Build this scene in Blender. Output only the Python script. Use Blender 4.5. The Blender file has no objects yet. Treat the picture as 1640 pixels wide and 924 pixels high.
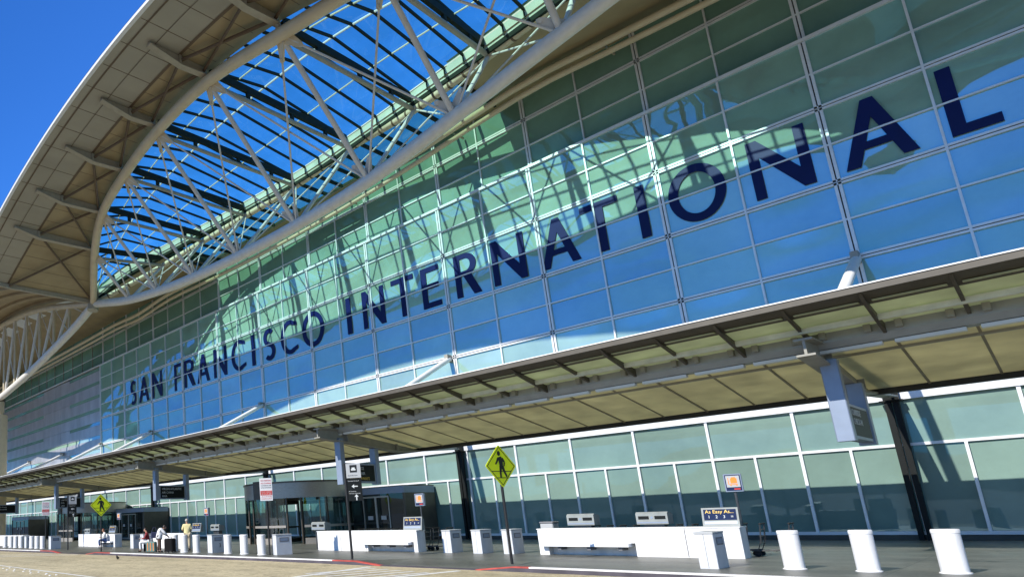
import bpy, bmesh, math, random
from mathutils import Vector, Matrix
random.seed(7)
S = bpy.context.scene
COL = S.collection
R = math.radians

# ------------------------------------------------------------------ materials
def mat(name, base=(.5, .5, .5), rough=.5, metal=0., spec=.5, var=.12, vscale=3., bump=0., bscale=20., stretch=None):
    """Principled surface with procedural tone variation"""
    m = bpy.data.materials.new(name); m.use_nodes = True
    nt = m.node_tree; n = nt.nodes; l = nt.links
    p = n['Principled BSDF']
    p.inputs['Roughness'].default_value = rough
    p.inputs['Metallic'].default_value = metal
    p.inputs['Specular IOR Level'].default_value = spec
    tc = n.new('ShaderNodeTexCoord')
    mp = n.new('ShaderNodeMapping'); l.new(tc.outputs['Object'], mp.inputs[0])
    if stretch: mp.inputs['Scale'].default_value = stretch
    nz = n.new('ShaderNodeTexNoise'); nz.inputs['Scale'].default_value = vscale; nz.inputs['Detail'].default_value = 6
    l.new(mp.outputs[0], nz.inputs['Vector'])
    rp = n.new('ShaderNodeValToRGB')
    rp.color_ramp.elements[0].position = .3; rp.color_ramp.elements[1].position = .7
    rp.color_ramp.elements[0].color = tuple(c * (1 - var) for c in base) + (1,)
    rp.color_ramp.elements[1].color = tuple(min(1, c * (1 + var)) for c in base) + (1,)
    l.new(nz.outputs[0], rp.inputs[0]); l.new(rp.outputs[0], p.inputs['Base Color'])
    if bump:
        b = n.new('ShaderNodeBump'); b.inputs['Strength'].default_value = bump; b.inputs['Distance'].default_value = .01
        n2 = n.new('ShaderNodeTexNoise'); n2.inputs['Scale'].default_value = bscale; n2.inputs['Detail'].default_value = 4
        l.new(tc.outputs['Object'], n2.inputs['Vector']); l.new(n2.outputs[0], b.inputs['Height'])
        l.new(b.outputs[0], p.inputs['Normal'])
    return m

def glass_wall_mat(name, dcol, gcol, ior=2.6, var=.15, rough=.015):
    m = bpy.data.materials.new(name); m.use_nodes = True
    nt = m.node_tree; n = nt.nodes; l = nt.links
    n.remove(n['Principled BSDF']); out = n['Material Output']
    tc = n.new('ShaderNodeTexCoord')
    nz = n.new('ShaderNodeTexNoise'); nz.inputs['Scale'].default_value = .35; nz.inputs['Detail'].default_value = 7; nz.inputs['Roughness'].default_value = .65
    l.new(tc.outputs['Object'], nz.inputs['Vector'])
    rp = n.new('ShaderNodeValToRGB')
    rp.color_ramp.elements[0].position = .3; rp.color_ramp.elements[1].position = .72
    rp.color_ramp.elements[0].color = tuple(c * (1 - var) for c in dcol) + (1,)
    rp.color_ramp.elements[1].color = tuple(c * (1 + var) for c in dcol) + (1,)
    l.new(nz.outputs[0], rp.inputs[0])
    ge = n.new('ShaderNodeNewGeometry'); rr_ = n.new('ShaderNodeMapRange'); rr_.inputs[3].default_value = .84; rr_.inputs[4].default_value = 1.14
    l.new(ge.outputs['Random Per Island'], rr_.inputs[0])
    pm = n.new('ShaderNodeMix'); pm.data_type = 'RGBA'; pm.blend_type = 'MULTIPLY'; pm.inputs[0].default_value = 1
    l.new(rp.outputs[0], pm.inputs[6]); l.new(rr_.outputs[0], pm.inputs[7])   # each pane has its own tone
    d = n.new('ShaderNodeBsdfDiffuse'); l.new(pm.outputs[2], d.inputs[0])
    g = n.new('ShaderNodeBsdfGlossy'); g.inputs[0].default_value = gcol + (1,); g.inputs['Roughness'].default_value = rough
    lw = n.new('ShaderNodeLayerWeight'); lw.inputs[0].default_value = .5
    f0 = ((ior-1)/(ior+1))**2                      # Schlick reflectance, the same from either side of the sheet
    pw = n.new('ShaderNodeMath'); pw.operation = 'POWER'; pw.inputs[1].default_value = 4.; l.new(lw.outputs['Facing'], pw.inputs[0])
    f = n.new('ShaderNodeMath'); f.operation = 'MULTIPLY_ADD'; f.inputs[1].default_value = 1-f0; f.inputs[2].default_value = f0; l.new(pw.outputs[0], f.inputs[0])
    mx = n.new('ShaderNodeMixShader')
    l.new(f.outputs[0], mx.inputs[0]); l.new(d.outputs[0], mx.inputs[1]); l.new(g.outputs[0], mx.inputs[2])
    l.new(mx.outputs[0], out.inputs[0])
    return m

def clear_glass_mat(name, tint, fac=.1, gl=(1, 1, 1)):
    m = bpy.data.materials.new(name); m.use_nodes = True
    nt = m.node_tree; n = nt.nodes; l = nt.links
    n.remove(n['Principled BSDF']); out = n['Material Output']
    t = n.new('ShaderNodeBsdfTransparent')
    tc = n.new('ShaderNodeTexCoord'); nz = n.new('ShaderNodeTexNoise'); nz.inputs['Scale'].default_value = .6; nz.inputs['Detail'].default_value = 5
    l.new(tc.outputs['Object'], nz.inputs['Vector'])
    rp = n.new('ShaderNodeValToRGB'); rp.color_ramp.elements[0].position = .35; rp.color_ramp.elements[1].position = .7
    rp.color_ramp.elements[0].color = tuple(c * .92 for c in tint) + (1,)
    rp.color_ramp.elements[1].color = tuple(min(1, c * 1.08) for c in tint) + (1,)
    l.new(nz.outputs[0], rp.inputs[0]); l.new(rp.outputs[0], t.inputs[0])
    g = n.new('ShaderNodeBsdfGlossy'); g.inputs[0].default_value = gl + (1,); g.inputs['Roughness'].default_value = .02
    mx = n.new('ShaderNodeMixShader'); mx.inputs[0].default_value = fac
    l.new(t.outputs[0], mx.inputs[1]); l.new(g.outputs[0], mx.inputs[2]); l.new(mx.outputs[0], out.inputs[0])
    return m

def translucent_mat(name, col, tr=.5):
    m = bpy.data.materials.new(name); m.use_nodes = True
    nt = m.node_tree; n = nt.nodes; l = nt.links
    n.remove(n['Principled BSDF']); out = n['Material Output']
    tc = n.new('ShaderNodeTexCoord'); nz = n.new('ShaderNodeTexNoise'); nz.inputs['Scale'].default_value = .9; nz.inputs['Detail'].default_value = 6
    l.new(tc.outputs['Object'], nz.inputs['Vector'])
    rp = n.new('ShaderNodeValToRGB'); rp.color_ramp.elements[0].position = .3; rp.color_ramp.elements[1].position = .75
    rp.color_ramp.elements[0].color = tuple(c * .82 for c in col) + (1,)
    rp.color_ramp.elements[1].color = tuple(min(1, c * 1.1) for c in col) + (1,)
    l.new(nz.outputs[0], rp.inputs[0])
    d = n.new('ShaderNodeBsdfDiffuse'); t = n.new('ShaderNodeBsdfTranslucent')
    l.new(rp.outputs[0], d.inputs[0]); l.new(rp.outputs[0], t.inputs[0])
    mx = n.new('ShaderNodeMixShader'); mx.inputs[0].default_value = tr
    l.new(d.outputs[0], mx.inputs[1]); l.new(t.outputs[0], mx.inputs[2]); l.new(mx.outputs[0], out.inputs[0])
    return m

def paving_mat(name, base, joint, bw, bh, var=.25, rough=.55, spec=.4, grain=.1):
    m = mat(name, base, rough, spec=spec, var=var, vscale=.9, bump=.25, bscale=30, stretch=(.22,1,1))
    nt = m.node_tree; n = nt.nodes; l = nt.links
    p = n['Principled BSDF']; src = p.inputs['Base Color'].links[0].from_socket
    tc = n['Texture Coordinate']
    br = n.new('ShaderNodeTexBrick'); br.offset = 0; br.inputs['Scale'].default_value = 1
    br.inputs['Brick Width'].default_value = bw; br.inputs['Row Height'].default_value = bh
    br.inputs['Mortar Size'].default_value = .012; br.inputs['Mortar Smooth'].default_value = .3
    br.inputs['Color1'].default_value = (1, 1, 1, 1); br.inputs['Color2'].default_value = (.86, .87, .88, 1); br.inputs['Mortar'].default_value = tuple(joint) + (1,)
    l.new(tc.outputs['Object'], br.inputs['Vector'])
    n3 = n.new('ShaderNodeTexNoise'); n3.inputs['Scale'].default_value = 9; n3.inputs['Detail'].default_value = 8; n3.inputs['Roughness'].default_value = .7
    l.new(tc.outputs['Object'], n3.inputs['Vector'])
    r3 = n.new('ShaderNodeValToRGB'); r3.color_ramp.elements[0].position = .35; r3.color_ramp.elements[1].position = .65
    r3.color_ramp.elements[0].color = (1 - grain * 1.6,) * 3 + (1,); r3.color_ramp.elements[1].color = (1 + grain,) * 3 + (1,)
    l.new(n3.outputs[0], r3.inputs[0])
    n4 = n.new('ShaderNodeTexNoise'); n4.inputs['Scale'].default_value = 1.7; n4.inputs['Detail'].default_value = 9; n4.inputs['Roughness'].default_value = .75; n4.inputs['Distortion'].default_value = .6
    l.new(tc.outputs['Object'], n4.inputs['Vector'])
    r4 = n.new('ShaderNodeValToRGB'); r4.color_ramp.elements[0].position = .36; r4.color_ramp.elements[1].position = .5     # oil and gum stains
    r4.color_ramp.elements[0].color = (.62,.62,.62,1); r4.color_ramp.elements[1].color = (1,1,1,1); l.new(n4.outputs[0], r4.inputs[0])
    s4 = n.new('ShaderNodeMix'); s4.data_type = 'RGBA'; s4.blend_type = 'MULTIPLY'; s4.inputs[0].default_value = 1
    l.new(src, s4.inputs[6]); l.new(r4.outputs[0], s4.inputs[7])
    a = n.new('ShaderNodeMix'); a.data_type = 'RGBA'; a.blend_type = 'MULTIPLY'; a.inputs[0].default_value = 1
    l.new(s4.outputs[2], a.inputs[6]); l.new(br.outputs[0], a.inputs[7])
    b = n.new('ShaderNodeMix'); b.data_type = 'RGBA'; b.blend_type = 'MULTIPLY'; b.inputs[0].default_value = 1
    l.new(a.outputs[2], b.inputs[6]); l.new(r3.outputs[0], b.inputs[7])
    l.new(b.outputs[2], p.inputs['Base Color'])
    return m

M = {}
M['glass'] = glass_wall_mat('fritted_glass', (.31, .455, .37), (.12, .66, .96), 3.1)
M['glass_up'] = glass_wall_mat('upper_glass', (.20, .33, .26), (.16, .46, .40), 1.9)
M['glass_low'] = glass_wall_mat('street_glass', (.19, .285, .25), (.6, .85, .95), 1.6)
M['dark_roof_glass'] = clear_glass_mat('dark_roof_glass', (.34, .62, .46), .08)
M['drum_glass'] = clear_glass_mat('drum_glass', (.50, .62, .60), .12)
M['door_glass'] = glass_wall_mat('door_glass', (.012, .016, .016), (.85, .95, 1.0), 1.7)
M['mull'] = mat('white_aluminium', (.74, .75, .77), .35, .15, var=.06)
M['dark_slot'] = mat('dark_gasket', (.02, .025, .03), .6)
M['panel'] = mat('grey_metal_panel', (.50, .50, .54), .32, .45, var=.16, vscale=.8, stretch=(1, 1, .3))
M['navy'] = mat('navy_letter', (.004, .009, .085), .4, spec=.2, var=.25, vscale=.4)
M['tube'] = mat('cream_steel_tube', (.62, .52, .36), .42, spec=.4, var=.08, vscale=1.2)
M['tube_w'] = mat('white_steel_tube', (.66, .62, .56), .4, var=.07)
M['soffit_grey'] = mat('grey_soffit', (.37, .33, .265), .6, var=.1, vscale=.5, stretch=(1, .3, 1))
M['soffit_tan'] = mat('tan_soffit', (.37, .285, .165), .65, var=.12, vscale=.6)
M['arm'] = mat('arm_steel', (.38, .335, .26), .5, var=.08)
M['brace'] = mat('brown_brace', (.13, .085, .05), .55)
M['fascia'] = mat('white_fascia', (.8, .8, .78), .45, var=.04)
M['roof'] = mat('roof_sheet', (.5, .5, .48), .6)
M['rafter'] = mat('dark_green_rafter', (.022, .03, .022), .7, spec=.15)
M['purlin'] = mat('cream_purlin', (.68, .66, .5), .5)
M['curb'] = translucent_mat('pale_curb', (.78, .86, .68), .35)
M['sky_glass'] = clear_glass_mat('tinted_skylight', (.58, .95, .86), .03)
M['can_steel'] = mat('canopy_steel', (.30, .29, .25), .5, var=.1)
M['can_dark'] = mat('canopy_fascia', (.085, .073, .055), .55, var=.15)
M['can_rib'] = mat('canopy_inner_rib', (.30,.26,.18), .6)
M['can_black'] = mat('canopy_black', (.015, .015, .015), .6)
M['can_panel'] = translucent_mat('canopy_panel_cream', (.78, .74, .52), .45)
M['can_glass'] = translucent_mat('canopy_panel_green', (.70, .74, .52), .45)
M['can_tube'] = mat('canopy_grey_tube', (.33, .34, .33), .45, var=.08)
M['lamp_tube'] = mat('lamp_strip', (.75, .76, .74), .4, var=.04)
M['blue_grey'] = mat('blue_grey_paint', (.24, .29, .38), .42, .2, var=.06)
M['sign_black'] = mat('sign_black', (.010, .012, .012), .5, spec=.15)
M['pole_black'] = mat('black_pole', (.015, .014, .013), .4)
M['lime'] = mat('fluorescent_lime', (.86, 1.0, .0), .4, var=.03)
M['ink'] = mat('black_ink', (.006, .007, .006), .5)
M['white_txt'] = mat('white_lettering', (.62, .64, .62), .5, var=.02)
M['grey_sign'] = mat('grey_sign_face', (.42, .43, .43), .45, var=.04)
M['orange'] = mat('orange_print', (.9, .25, .03), .5)
M['yellow'] = mat('yellow_print', (.85, .55, .08), .5)
M['sign_blue'] = mat('blue_print', (.018, .03, .08), .8, spec=.1)
M['disp'] = mat('dispenser_grey', (.24, .26, .25), .55, var=.15)
M['red'] = mat('red_print', (.62, .04, .03), .5)
M['white'] = mat('white_paint', (.80, .80, .79), .5, var=.06, vscale=1.6)
M['white_c'] = mat('white_concrete', (.76, .75, .73), .6, var=.11, vscale=4, bump=.3, stretch=(1,1,.35))
M['bin'] = mat('bin_enamel', (.60, .61, .62), .45, var=.06)
M['seam'] = mat('seam_grey', (.16, .16, .17), .6)
M['steel'] = mat('brushed_steel', (.40, .36, .31), .35, .45, var=.2, vscale=6, stretch=(1, 1, 12))
M['bronze'] = mat('dark_bronze', (.11, .09, .07), .35, .6)
M['cart'] = mat('cart_steel', (.12, .12, .12), .35, .7)
M['rubber'] = mat('black_rubber', (.012, .012, .012), .7)
M['kerb_w'] = mat('white_kerb_paint', (.74, .73, .70), .6, var=.12, vscale=2)
M['kerb_d'] = mat('dark_kerb_face', (.07, .06, .075), .7, var=.3, vscale=2)
M['kerb_r'] = mat('red_kerb_paint', (.42, .065, .05), .6, var=.25, vscale=3)
M['mark'] = mat('road_paint', (.74, .74, .70), .6, var=.15, vscale=5)
M['road'] = paving_mat('tan_concrete_road', (.52, .44, .275), (.72, .68, .62), 6.5, 4.2, .14, .75, .2, .16)
M['asphalt'] = mat('asphalt', (.05, .05, .05), .8, var=.2, bump=.3)
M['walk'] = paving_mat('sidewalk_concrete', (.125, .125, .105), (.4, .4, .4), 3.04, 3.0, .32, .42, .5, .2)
M['hill'] = mat('dry_hill', (.16, .15, .09), .9, var=.3, vscale=.004)
M['skin'] = mat('skin', (.42, .22, .14), .5, var=.05)
M['hair_d'] = mat('dark_hair', (.02, .012, .008), .5)
M['hair_g'] = mat('grey_hair', (.42, .38, .33), .6)
M['hair_r'] = mat('auburn_hair', (.17, .05, .02), .5)
M['cl_white'] = mat('white_cloth', (.78, .77, .75), .8, var=.06)
M['cl_cream'] = mat('cream_cloth', (.78, .68, .34), .8, var=.08)
M['cl_khaki'] = mat('khaki_cloth', (.60, .50, .33), .8, var=.08)
M['cl_red'] = mat('dark_red_cloth', (.20, .015, .02), .8)
M['cl_brown'] = mat('brown_cloth', (.07, .035, .022), .8)
M['cl_jean'] = mat('blue_denim', (.025, .06, .17), .8)
M['shoe'] = mat('shoe_leather', (.02, .018, .016), .5)
M['bag'] = mat('black_bag', (.010, .010, .011), .8, spec=.1)
M['bag_n'] = mat('navy_bag', (.015, .02, .06), .7)
M['bag_s'] = mat('woven_bag', (.12, .2, .17), .7)
M['paper'] = mat('paper', (.75, .74, .68), .7)
M['pale_green'] = mat('pale_green_plastic', (.62, .72, .60), .5)
M['green_lit'] = mat('green_panel', (.08, .45, .2), .4)
M['feather'] = mat('dark_feather', (.03, .03, .035), .7)

# ------------------------------------------------------------------ geometry helpers
class MB:
    def __init__(s): s.v = []; s.f = []; s.sm = []
    def add(s, vs, fs, smooth=False):
        o = len(s.v); s.v += [tuple(v) for v in vs]
        for f in fs: s.f.append([i + o for i in f]); s.sm.append(smooth)
        return s
    def box(s, a, b, rot=None, piv=None):
        x0, y0, z0 = a; x1, y1, z1 = b
        vs = [Vector(p) for p in ((x0,y0,z0),(x1,y0,z0),(x1,y1,z0),(x0,y1,z0),(x0,y0,z1),(x1,y0,z1),(x1,y1,z1),(x0,y1,z1))]
        if rot is not None:
            pv = Vector(piv); vs = [rot @ (v - pv) + pv for v in vs]
        return s.add(vs, [(0,3,2,1),(4,5,6,7),(0,1,5,4),(1,2,6,5),(2,3,7,6),(3,0,4,7)])
    def rbox(s, a, b, c=.02):
        """box with chamfered vertical and top edges"""
        x0, y0, z0 = a; x1, y1, z1 = b
        pl = [(x0+c,y0),(x1-c,y0),(x1,y0+c),(x1,y1-c),(x1-c,y1),(x0+c,y1),(x0,y1-c),(x0,y0+c)]
        il = [(x0+2*c,y0+c),(x1-2*c,y0+c),(x1-c,y0+2*c),(x1-c,y1-2*c),(x1-2*c,y1-c),(x0+2*c,y1-c),(x0+c,y1-2*c),(x0+c,y0+2*c)]
        vs = [(x,y,z0) for x,y in pl] + [(x,y,z1-c) for x,y in pl] + [(x,y,z1) for x,y in il]
        fs = [tuple(range(7,-1,-1)), tuple(range(16,24))]
        for k in range(8):
            j = (k+1) % 8
            fs += [(k,j,8+j,8+k),(8+k,8+j,16+j,16+k)]
        return s.add(vs, fs)
    def tube(s, pts, r, n=10, cap=True):
        pts = [Vector(p) for p in pts]; rr = r if isinstance(r, (list, tuple)) else [r] * len(pts)
        vs = []; up0 = None
        for i, p in enumerate(pts):
            t = (pts[min(i+1, len(pts)-1)] - pts[max(i-1, 0)]).normalized()
            if up0 is None:
                ref = Vector((0,0,1)) if abs(t.z) < .9 else Vector((1,0,0))
                u = t.cross(ref).normalized()
            else: u = (up0 - t * up0.dot(t)).normalized()
            up0 = u; w = t.cross(u)
            for k in range(n):
                a = 2 * math.pi * k / n
                vs.append(p + (u * math.cos(a) + w * math.sin(a)) * rr[i])
        fs = []
        for i in range(len(pts) - 1):
            for k in range(n):
                j = (k+1) % n
                fs.append((i*n+k, i*n+j, (i+1)*n+j, (i+1)*n+k))
        s.add(vs, fs, True)
        if cap:
            o = len(s.v) - len(vs)
            s.f.append([o+k for k in range(n-1,-1,-1)]); s.sm.append(False)
            s.f.append([o+(len(pts)-1)*n+k for k in range(n)]); s.sm.append(False)
        return s
    def prism(s, pl, axis, a, b):
        """extrude a 2-D polygon along axis from a to b"""
        def P(u, v, w): return {'x': (w,u,v), 'y': (u,w,v), 'z': (u,v,w)}[axis]
        n = len(pl)
        vs = [P(u,v,a) for u,v in pl] + [P(u,v,b) for u,v in pl]
        fs = [tuple(range(n-1,-1,-1)), tuple(range(n,2*n))]
        fs += [(k,(k+1)%n,n+(k+1)%n,n+k) for k in range(n)]
        return s.add(vs, fs)
    def lathe(s, prof, c, n=20, smooth=True):
        vs = []; fs = []
        for r, z in prof:
            for k in range(n):
                a = 2*math.pi*k/n; vs.append((c[0]+r*math.cos(a), c[1]+r*math.sin(a), c[2]+z))
        for i in range(len(prof)-1):
            for k in range(n):
                j = (k+1)%n; fs.append((i*n+k,i*n+j,(i+1)*n+j,(i+1)*n+k))
        fs.append(tuple(range(n-1,-1,-1))); fs.append(tuple((len(prof)-1)*n+k for k in range(n)))
        return s.add(vs, fs, smooth)
    def grid(s, rows, smooth=False):
        """rows: list of equal-length point lists"""
        n = len(rows[0]); vs = [p for r in rows for p in r]
        fs = [(i*n+k, i*n+k+1, (i+1)*n+k+1, (i+1)*n+k) for i in range(len(rows)-1) for k in range(n-1)]
        return s.add(vs, fs, smooth)
    def build(s, name, m, parent=None, autosmooth=True):
        me = bpy.data.meshes.new(name); me.from_pydata(s.v, [], s.f); me.update()
        bm = bmesh.new(); bm.from_mesh(me); bmesh.ops.recalc_face_normals(bm, faces=bm.faces[:]); bm.to_mesh(me); bm.free()
        for p, q in zip(me.polygons, s.sm): p.use_smooth = q
        if autosmooth and any(s.sm):
            try: me.set_sharp_from_angle(angle=R(40))
            except Exception: pass
        o = bpy.data.objects.new(name, me); COL.objects.link(o)
        o.data.materials.append(M[m] if isinstance(m, str) else m)
        if parent is not None: attach(o, parent)
        return o

def attach(o, parent):
    o.parent = parent
    bpy.context.view_layer.update() if False else None
    o.matrix_parent_inverse = Matrix.Identity(4)

def tag(o, label=None, cat=None, group=None, kind=None):
    if label: o['label'] = label
    if cat: o['category'] = cat
    if group: o['group'] = group
    if kind: o['kind'] = kind
    return o

def empty(name, label, cat, loc=(0,0,0), rz=0, group=None):
    o = bpy.data.objects.new(name, None); COL.objects.link(o)
    o.empty_display_size = .2
    o.location = loc; o.rotation_euler = (0,0,rz)
    return tag(o, label, cat, group)

def dup(root, loc, rz=0, label=None, group=None):
    r = root.copy(); COL.objects.link(r); r.location = loc; r.rotation_euler = (0,0,rz)
    if label: r['label'] = label
    if group: r['group'] = group
    for ch in list(root.children):
        c = ch.copy(); COL.objects.link(c); c.parent = r
        for g in list(ch.children):
            d = g.copy(); COL.objects.link(d); d.parent = c
    return r

def text(body, name, m, parent, size, loc, rot=(R(90),0,0), align='LEFT', w=None, depth=.004, bold=.0):
    cu = bpy.data.curves.new(name, 'FONT'); cu.body = body; cu.size = size; cu.align_x = align
    cu.extrude = depth; cu.offset = bold; cu.resolution_u = 3
    t = bpy.data.objects.new(name, cu); COL.objects.link(t)
    bpy.context.view_layer.update()
    me = bpy.data.meshes.new_from_object(t.evaluated_get(bpy.context.evaluated_depsgraph_get()))
    bpy.data.objects.remove(t)
    me.name = name
    o = bpy.data.objects.new(name, me); COL.objects.link(o)
    me.materials.clear(); me.materials.append(M[m])
    if w:
        xs = [v.co.x for v in me.vertices]; k = w / max(1e-6, max(xs) - min(xs))
        for v in me.vertices: v.co.x *= k
    o.location = loc; o.rotation_euler = rot
    if parent is not None: attach(o, parent)
    return o

def lerp(pts, x):
    """piecewise linear table lookup on first column"""
    if x <= pts[0][0]: return pts[0][1:]
    for a, b in zip(pts, pts[1:]):
        if x <= b[0]:
            t = (x - a[0]) / (b[0] - a[0])
            return tuple(p + (q - p) * t for p, q in zip(a[1:], b[1:]))
    return pts[-1][1:]

def smooth_pts(pts, n):
    """Catmull-Rom resampling of a list of 3-D points"""
    P = [Vector(p) for p in pts]; out = []
    for i in range(len(P)-1):
        p0 = P[i-1] if i else P[0]*2 - P[1]; p1 = P[i]; p2 = P[i+1]; p3 = P[i+2] if i+2 < len(P) else P[-1]*2 - P[-2]
        for k in range(n):
            t = k/n
            out.append(.5*((2*p1)+(p2-p0)*t+(2*p0-5*p1+4*p2-p3)*t*t+(3*p1-p0-3*p2+p3)*t**3))
    out.append(P[-1]); return out

# ------------------------------------------------------------------ camera
VP = dict(P=(287.33, 632.58), f=1015.744)
V1 = Vector((-436-VP['P'][0], 860-VP['P'][1], VP['f'])); V2 = Vector((1760-VP['P'][0], 779.85-VP['P'][1], VP['f'])); VZ = Vector((100-VP['P'][0], -4500-VP['P'][1], VP['f']))
ex = -V1.normalized(); ey = V2.normalized(); ez = VZ.normalized()
Rm = Matrix((ex, ey, ez))           # camera (right, down, forward) -> world
cr = Rm.col[0]; cd = Rm.col[1]; cf = Rm.col[2]
rot = Matrix((cr, -cd, -cf)).transposed()
cam = bpy.data.cameras.new('camera'); co = bpy.data.objects.new('camera', cam); COL.objects.link(co)
co.matrix_world = Matrix.Translation((0,0,1.74)) @ rot.to_4x4()
cam.sensor_width = 36; cam.lens = VP['f']/1640*36
cam.shift_x = (820-VP['P'][0])/1640; cam.shift_y = (VP['P'][1]-462)/1640
cam.clip_end = 20000; cam.clip_start = .1
S.camera = co

# ------------------------------------------------------------------ light
SUN = Vector((-.13, -1., .745)).normalized()
el = math.asin(SUN.z); az = math.atan2(SUN.x, SUN.y)
w = bpy.data.worlds.new('World'); S.world = w; w.use_nodes = True
n = w.node_tree.nodes; l = w.node_tree.links
sk = n.new('ShaderNodeTexSky'); sk.sky_type = 'NISHITA'; sk.sun_disc = False
sk.sun_elevation = el; sk.sun_rotation = az % (2*math.pi); sk.air_density = 1.0; sk.dust_density = .2; sk.ozone_density = 3.
hs = n.new('ShaderNodeHueSaturation'); hs.inputs['Saturation'].default_value = 1.1; hs.inputs['Value'].default_value = 1.0
l.new(sk.outputs[0], hs.inputs['Color']); tn = n.new('ShaderNodeMix'); tn.data_type = 'RGBA'; tn.blend_type = 'MULTIPLY'; tn.inputs[0].default_value = 1; tn.inputs[7].default_value = (.38,1.08,2.0,1)
l.new(hs.outputs[0], tn.inputs[6])
# the sky away from the sun is a brighter, clearer azure than the model gives
wg = n.new('ShaderNodeTexCoord'); ws_ = n.new('ShaderNodeSeparateXYZ'); l.new(wg.outputs['Generated'], ws_.inputs[0])
wr = n.new('ShaderNodeMapRange'); wr.inputs[1].default_value = -.05; wr.inputs[2].default_value = .5; wr.inputs[3].default_value = 0; wr.inputs[4].default_value = 1; l.new(ws_.outputs['Y'], wr.inputs[0])
wt = n.new('ShaderNodeMix'); wt.data_type = 'RGBA'; wt.inputs[6].default_value = (1,1,1,1); wt.inputs[7].default_value = (2.6,2.0,1.9,1); l.new(wr.outputs[0], wt.inputs[0])
wx = n.new('ShaderNodeMix'); wx.data_type = 'RGBA'; wx.blend_type = 'MULTIPLY'; wx.inputs[0].default_value = 1; l.new(hs.outputs[0], wx.inputs[6]); l.new(wt.outputs[2], wx.inputs[7])
l.new(wx.outputs[2], tn.inputs[6])
# thin high cloud over the street side of the sky, seen mirrored in the facade
wc = n.new('ShaderNodeTexCoord'); wm = n.new('ShaderNodeMapping'); wm.inputs['Scale'].default_value = (1.6,1.6,5.5); l.new(wc.outputs['Generated'], wm.inputs[0])
cn_ = n.new('ShaderNodeTexNoise'); cn_.inputs['Scale'].default_value = 2.6; cn_.inputs['Detail'].default_value = 7; cn_.inputs['Roughness'].default_value = .55; cn_.inputs['Distortion'].default_value = .5; l.new(wm.outputs[0], cn_.inputs['Vector'])
cr2 = n.new('ShaderNodeValToRGB'); cr2.color_ramp.elements[0].position = .42; cr2.color_ramp.elements[1].position = .78; cr2.color_ramp.elements[0].color = (0,0,0,1); cr2.color_ramp.elements[1].color = (.8,.8,.8,1); l.new(cn_.outputs[0], cr2.inputs[0])
sp_ = n.new('ShaderNodeSeparateXYZ'); l.new(wc.outputs['Generated'], sp_.inputs[0])
mr = n.new('ShaderNodeMapRange'); mr.inputs[1].default_value = .05; mr.inputs[2].default_value = -.4; mr.inputs[3].default_value = 0; mr.inputs[4].default_value = 1; l.new(sp_.outputs['Y'], mr.inputs[0])
cm = n.new('ShaderNodeMath'); cm.operation = 'MULTIPLY'; l.new(cr2.outputs[0], cm.inputs[0]); l.new(mr.outputs[0], cm.inputs[1])
cx = n.new('ShaderNodeMix'); cx.data_type = 'RGBA'; cx.inputs[7].default_value = (3.0,5.6,7.8,1); l.new(cm.outputs[0], cx.inputs[0]); l.new(tn.outputs[2], cx.inputs[6])
l.new(cx.outputs[2], n['Background'].inputs[0])
n['Background'].inputs[1].default_value = .072
sl = bpy.data.lights.new('sun', 'SUN'); so = bpy.data.objects.new('sun', sl); COL.objects.link(so)
sl.energy = 5.0; sl.angle = R(.5); sl.color = (1., .95, .86)
so.rotation_euler = SUN.to_track_quat('Z', 'Y').to_euler(); so.location = (-10,-40,60)
S.view_settings.view_transform = 'Standard'; S.view_settings.look = 'None'; S.view_settings.exposure = .3; S.view_settings.gamma = 1
S.render.engine = 'CYCLES'; S.cycles.max_bounces = 7; S.cycles.diffuse_bounces = 3; S.cycles.glossy_bounces = 4; S.cycles.transparent_max_bounces = 10
S.cycles.use_denoising = True; S.cycles.sample_clamp_indirect = 4

# ------------------------------------------------------------------ ground
KERB = [(-220,15.0),(-100,16.9),(-52,18.3),(-30,19.3),(-22,19.75),(-10,19.8),(40,19.6)]
def kerb_y(x): return lerp(KERB, x)[0]
tag(MB().grid([[(-3000,-4000,-.36),(3000,-4000,-.36)],[(-3000,3000,-.36),(3000,3000,-.36)]]).build('ground','asphalt'), kind='structure')
tag(MB().box((-220,-60,-.34),(60,7.5,-.16)).build('road','asphalt'), kind='structure')
xs = [-220,-100,-52,-30,-22,-10,40]
mb = MB(); mb.grid([[(x,7.5,-.15) for x in xs],[(x,kerb_y(x)-.02,-.15) for x in xs]]); tag(mb.build('concrete_road','road'), kind='structure')
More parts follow.
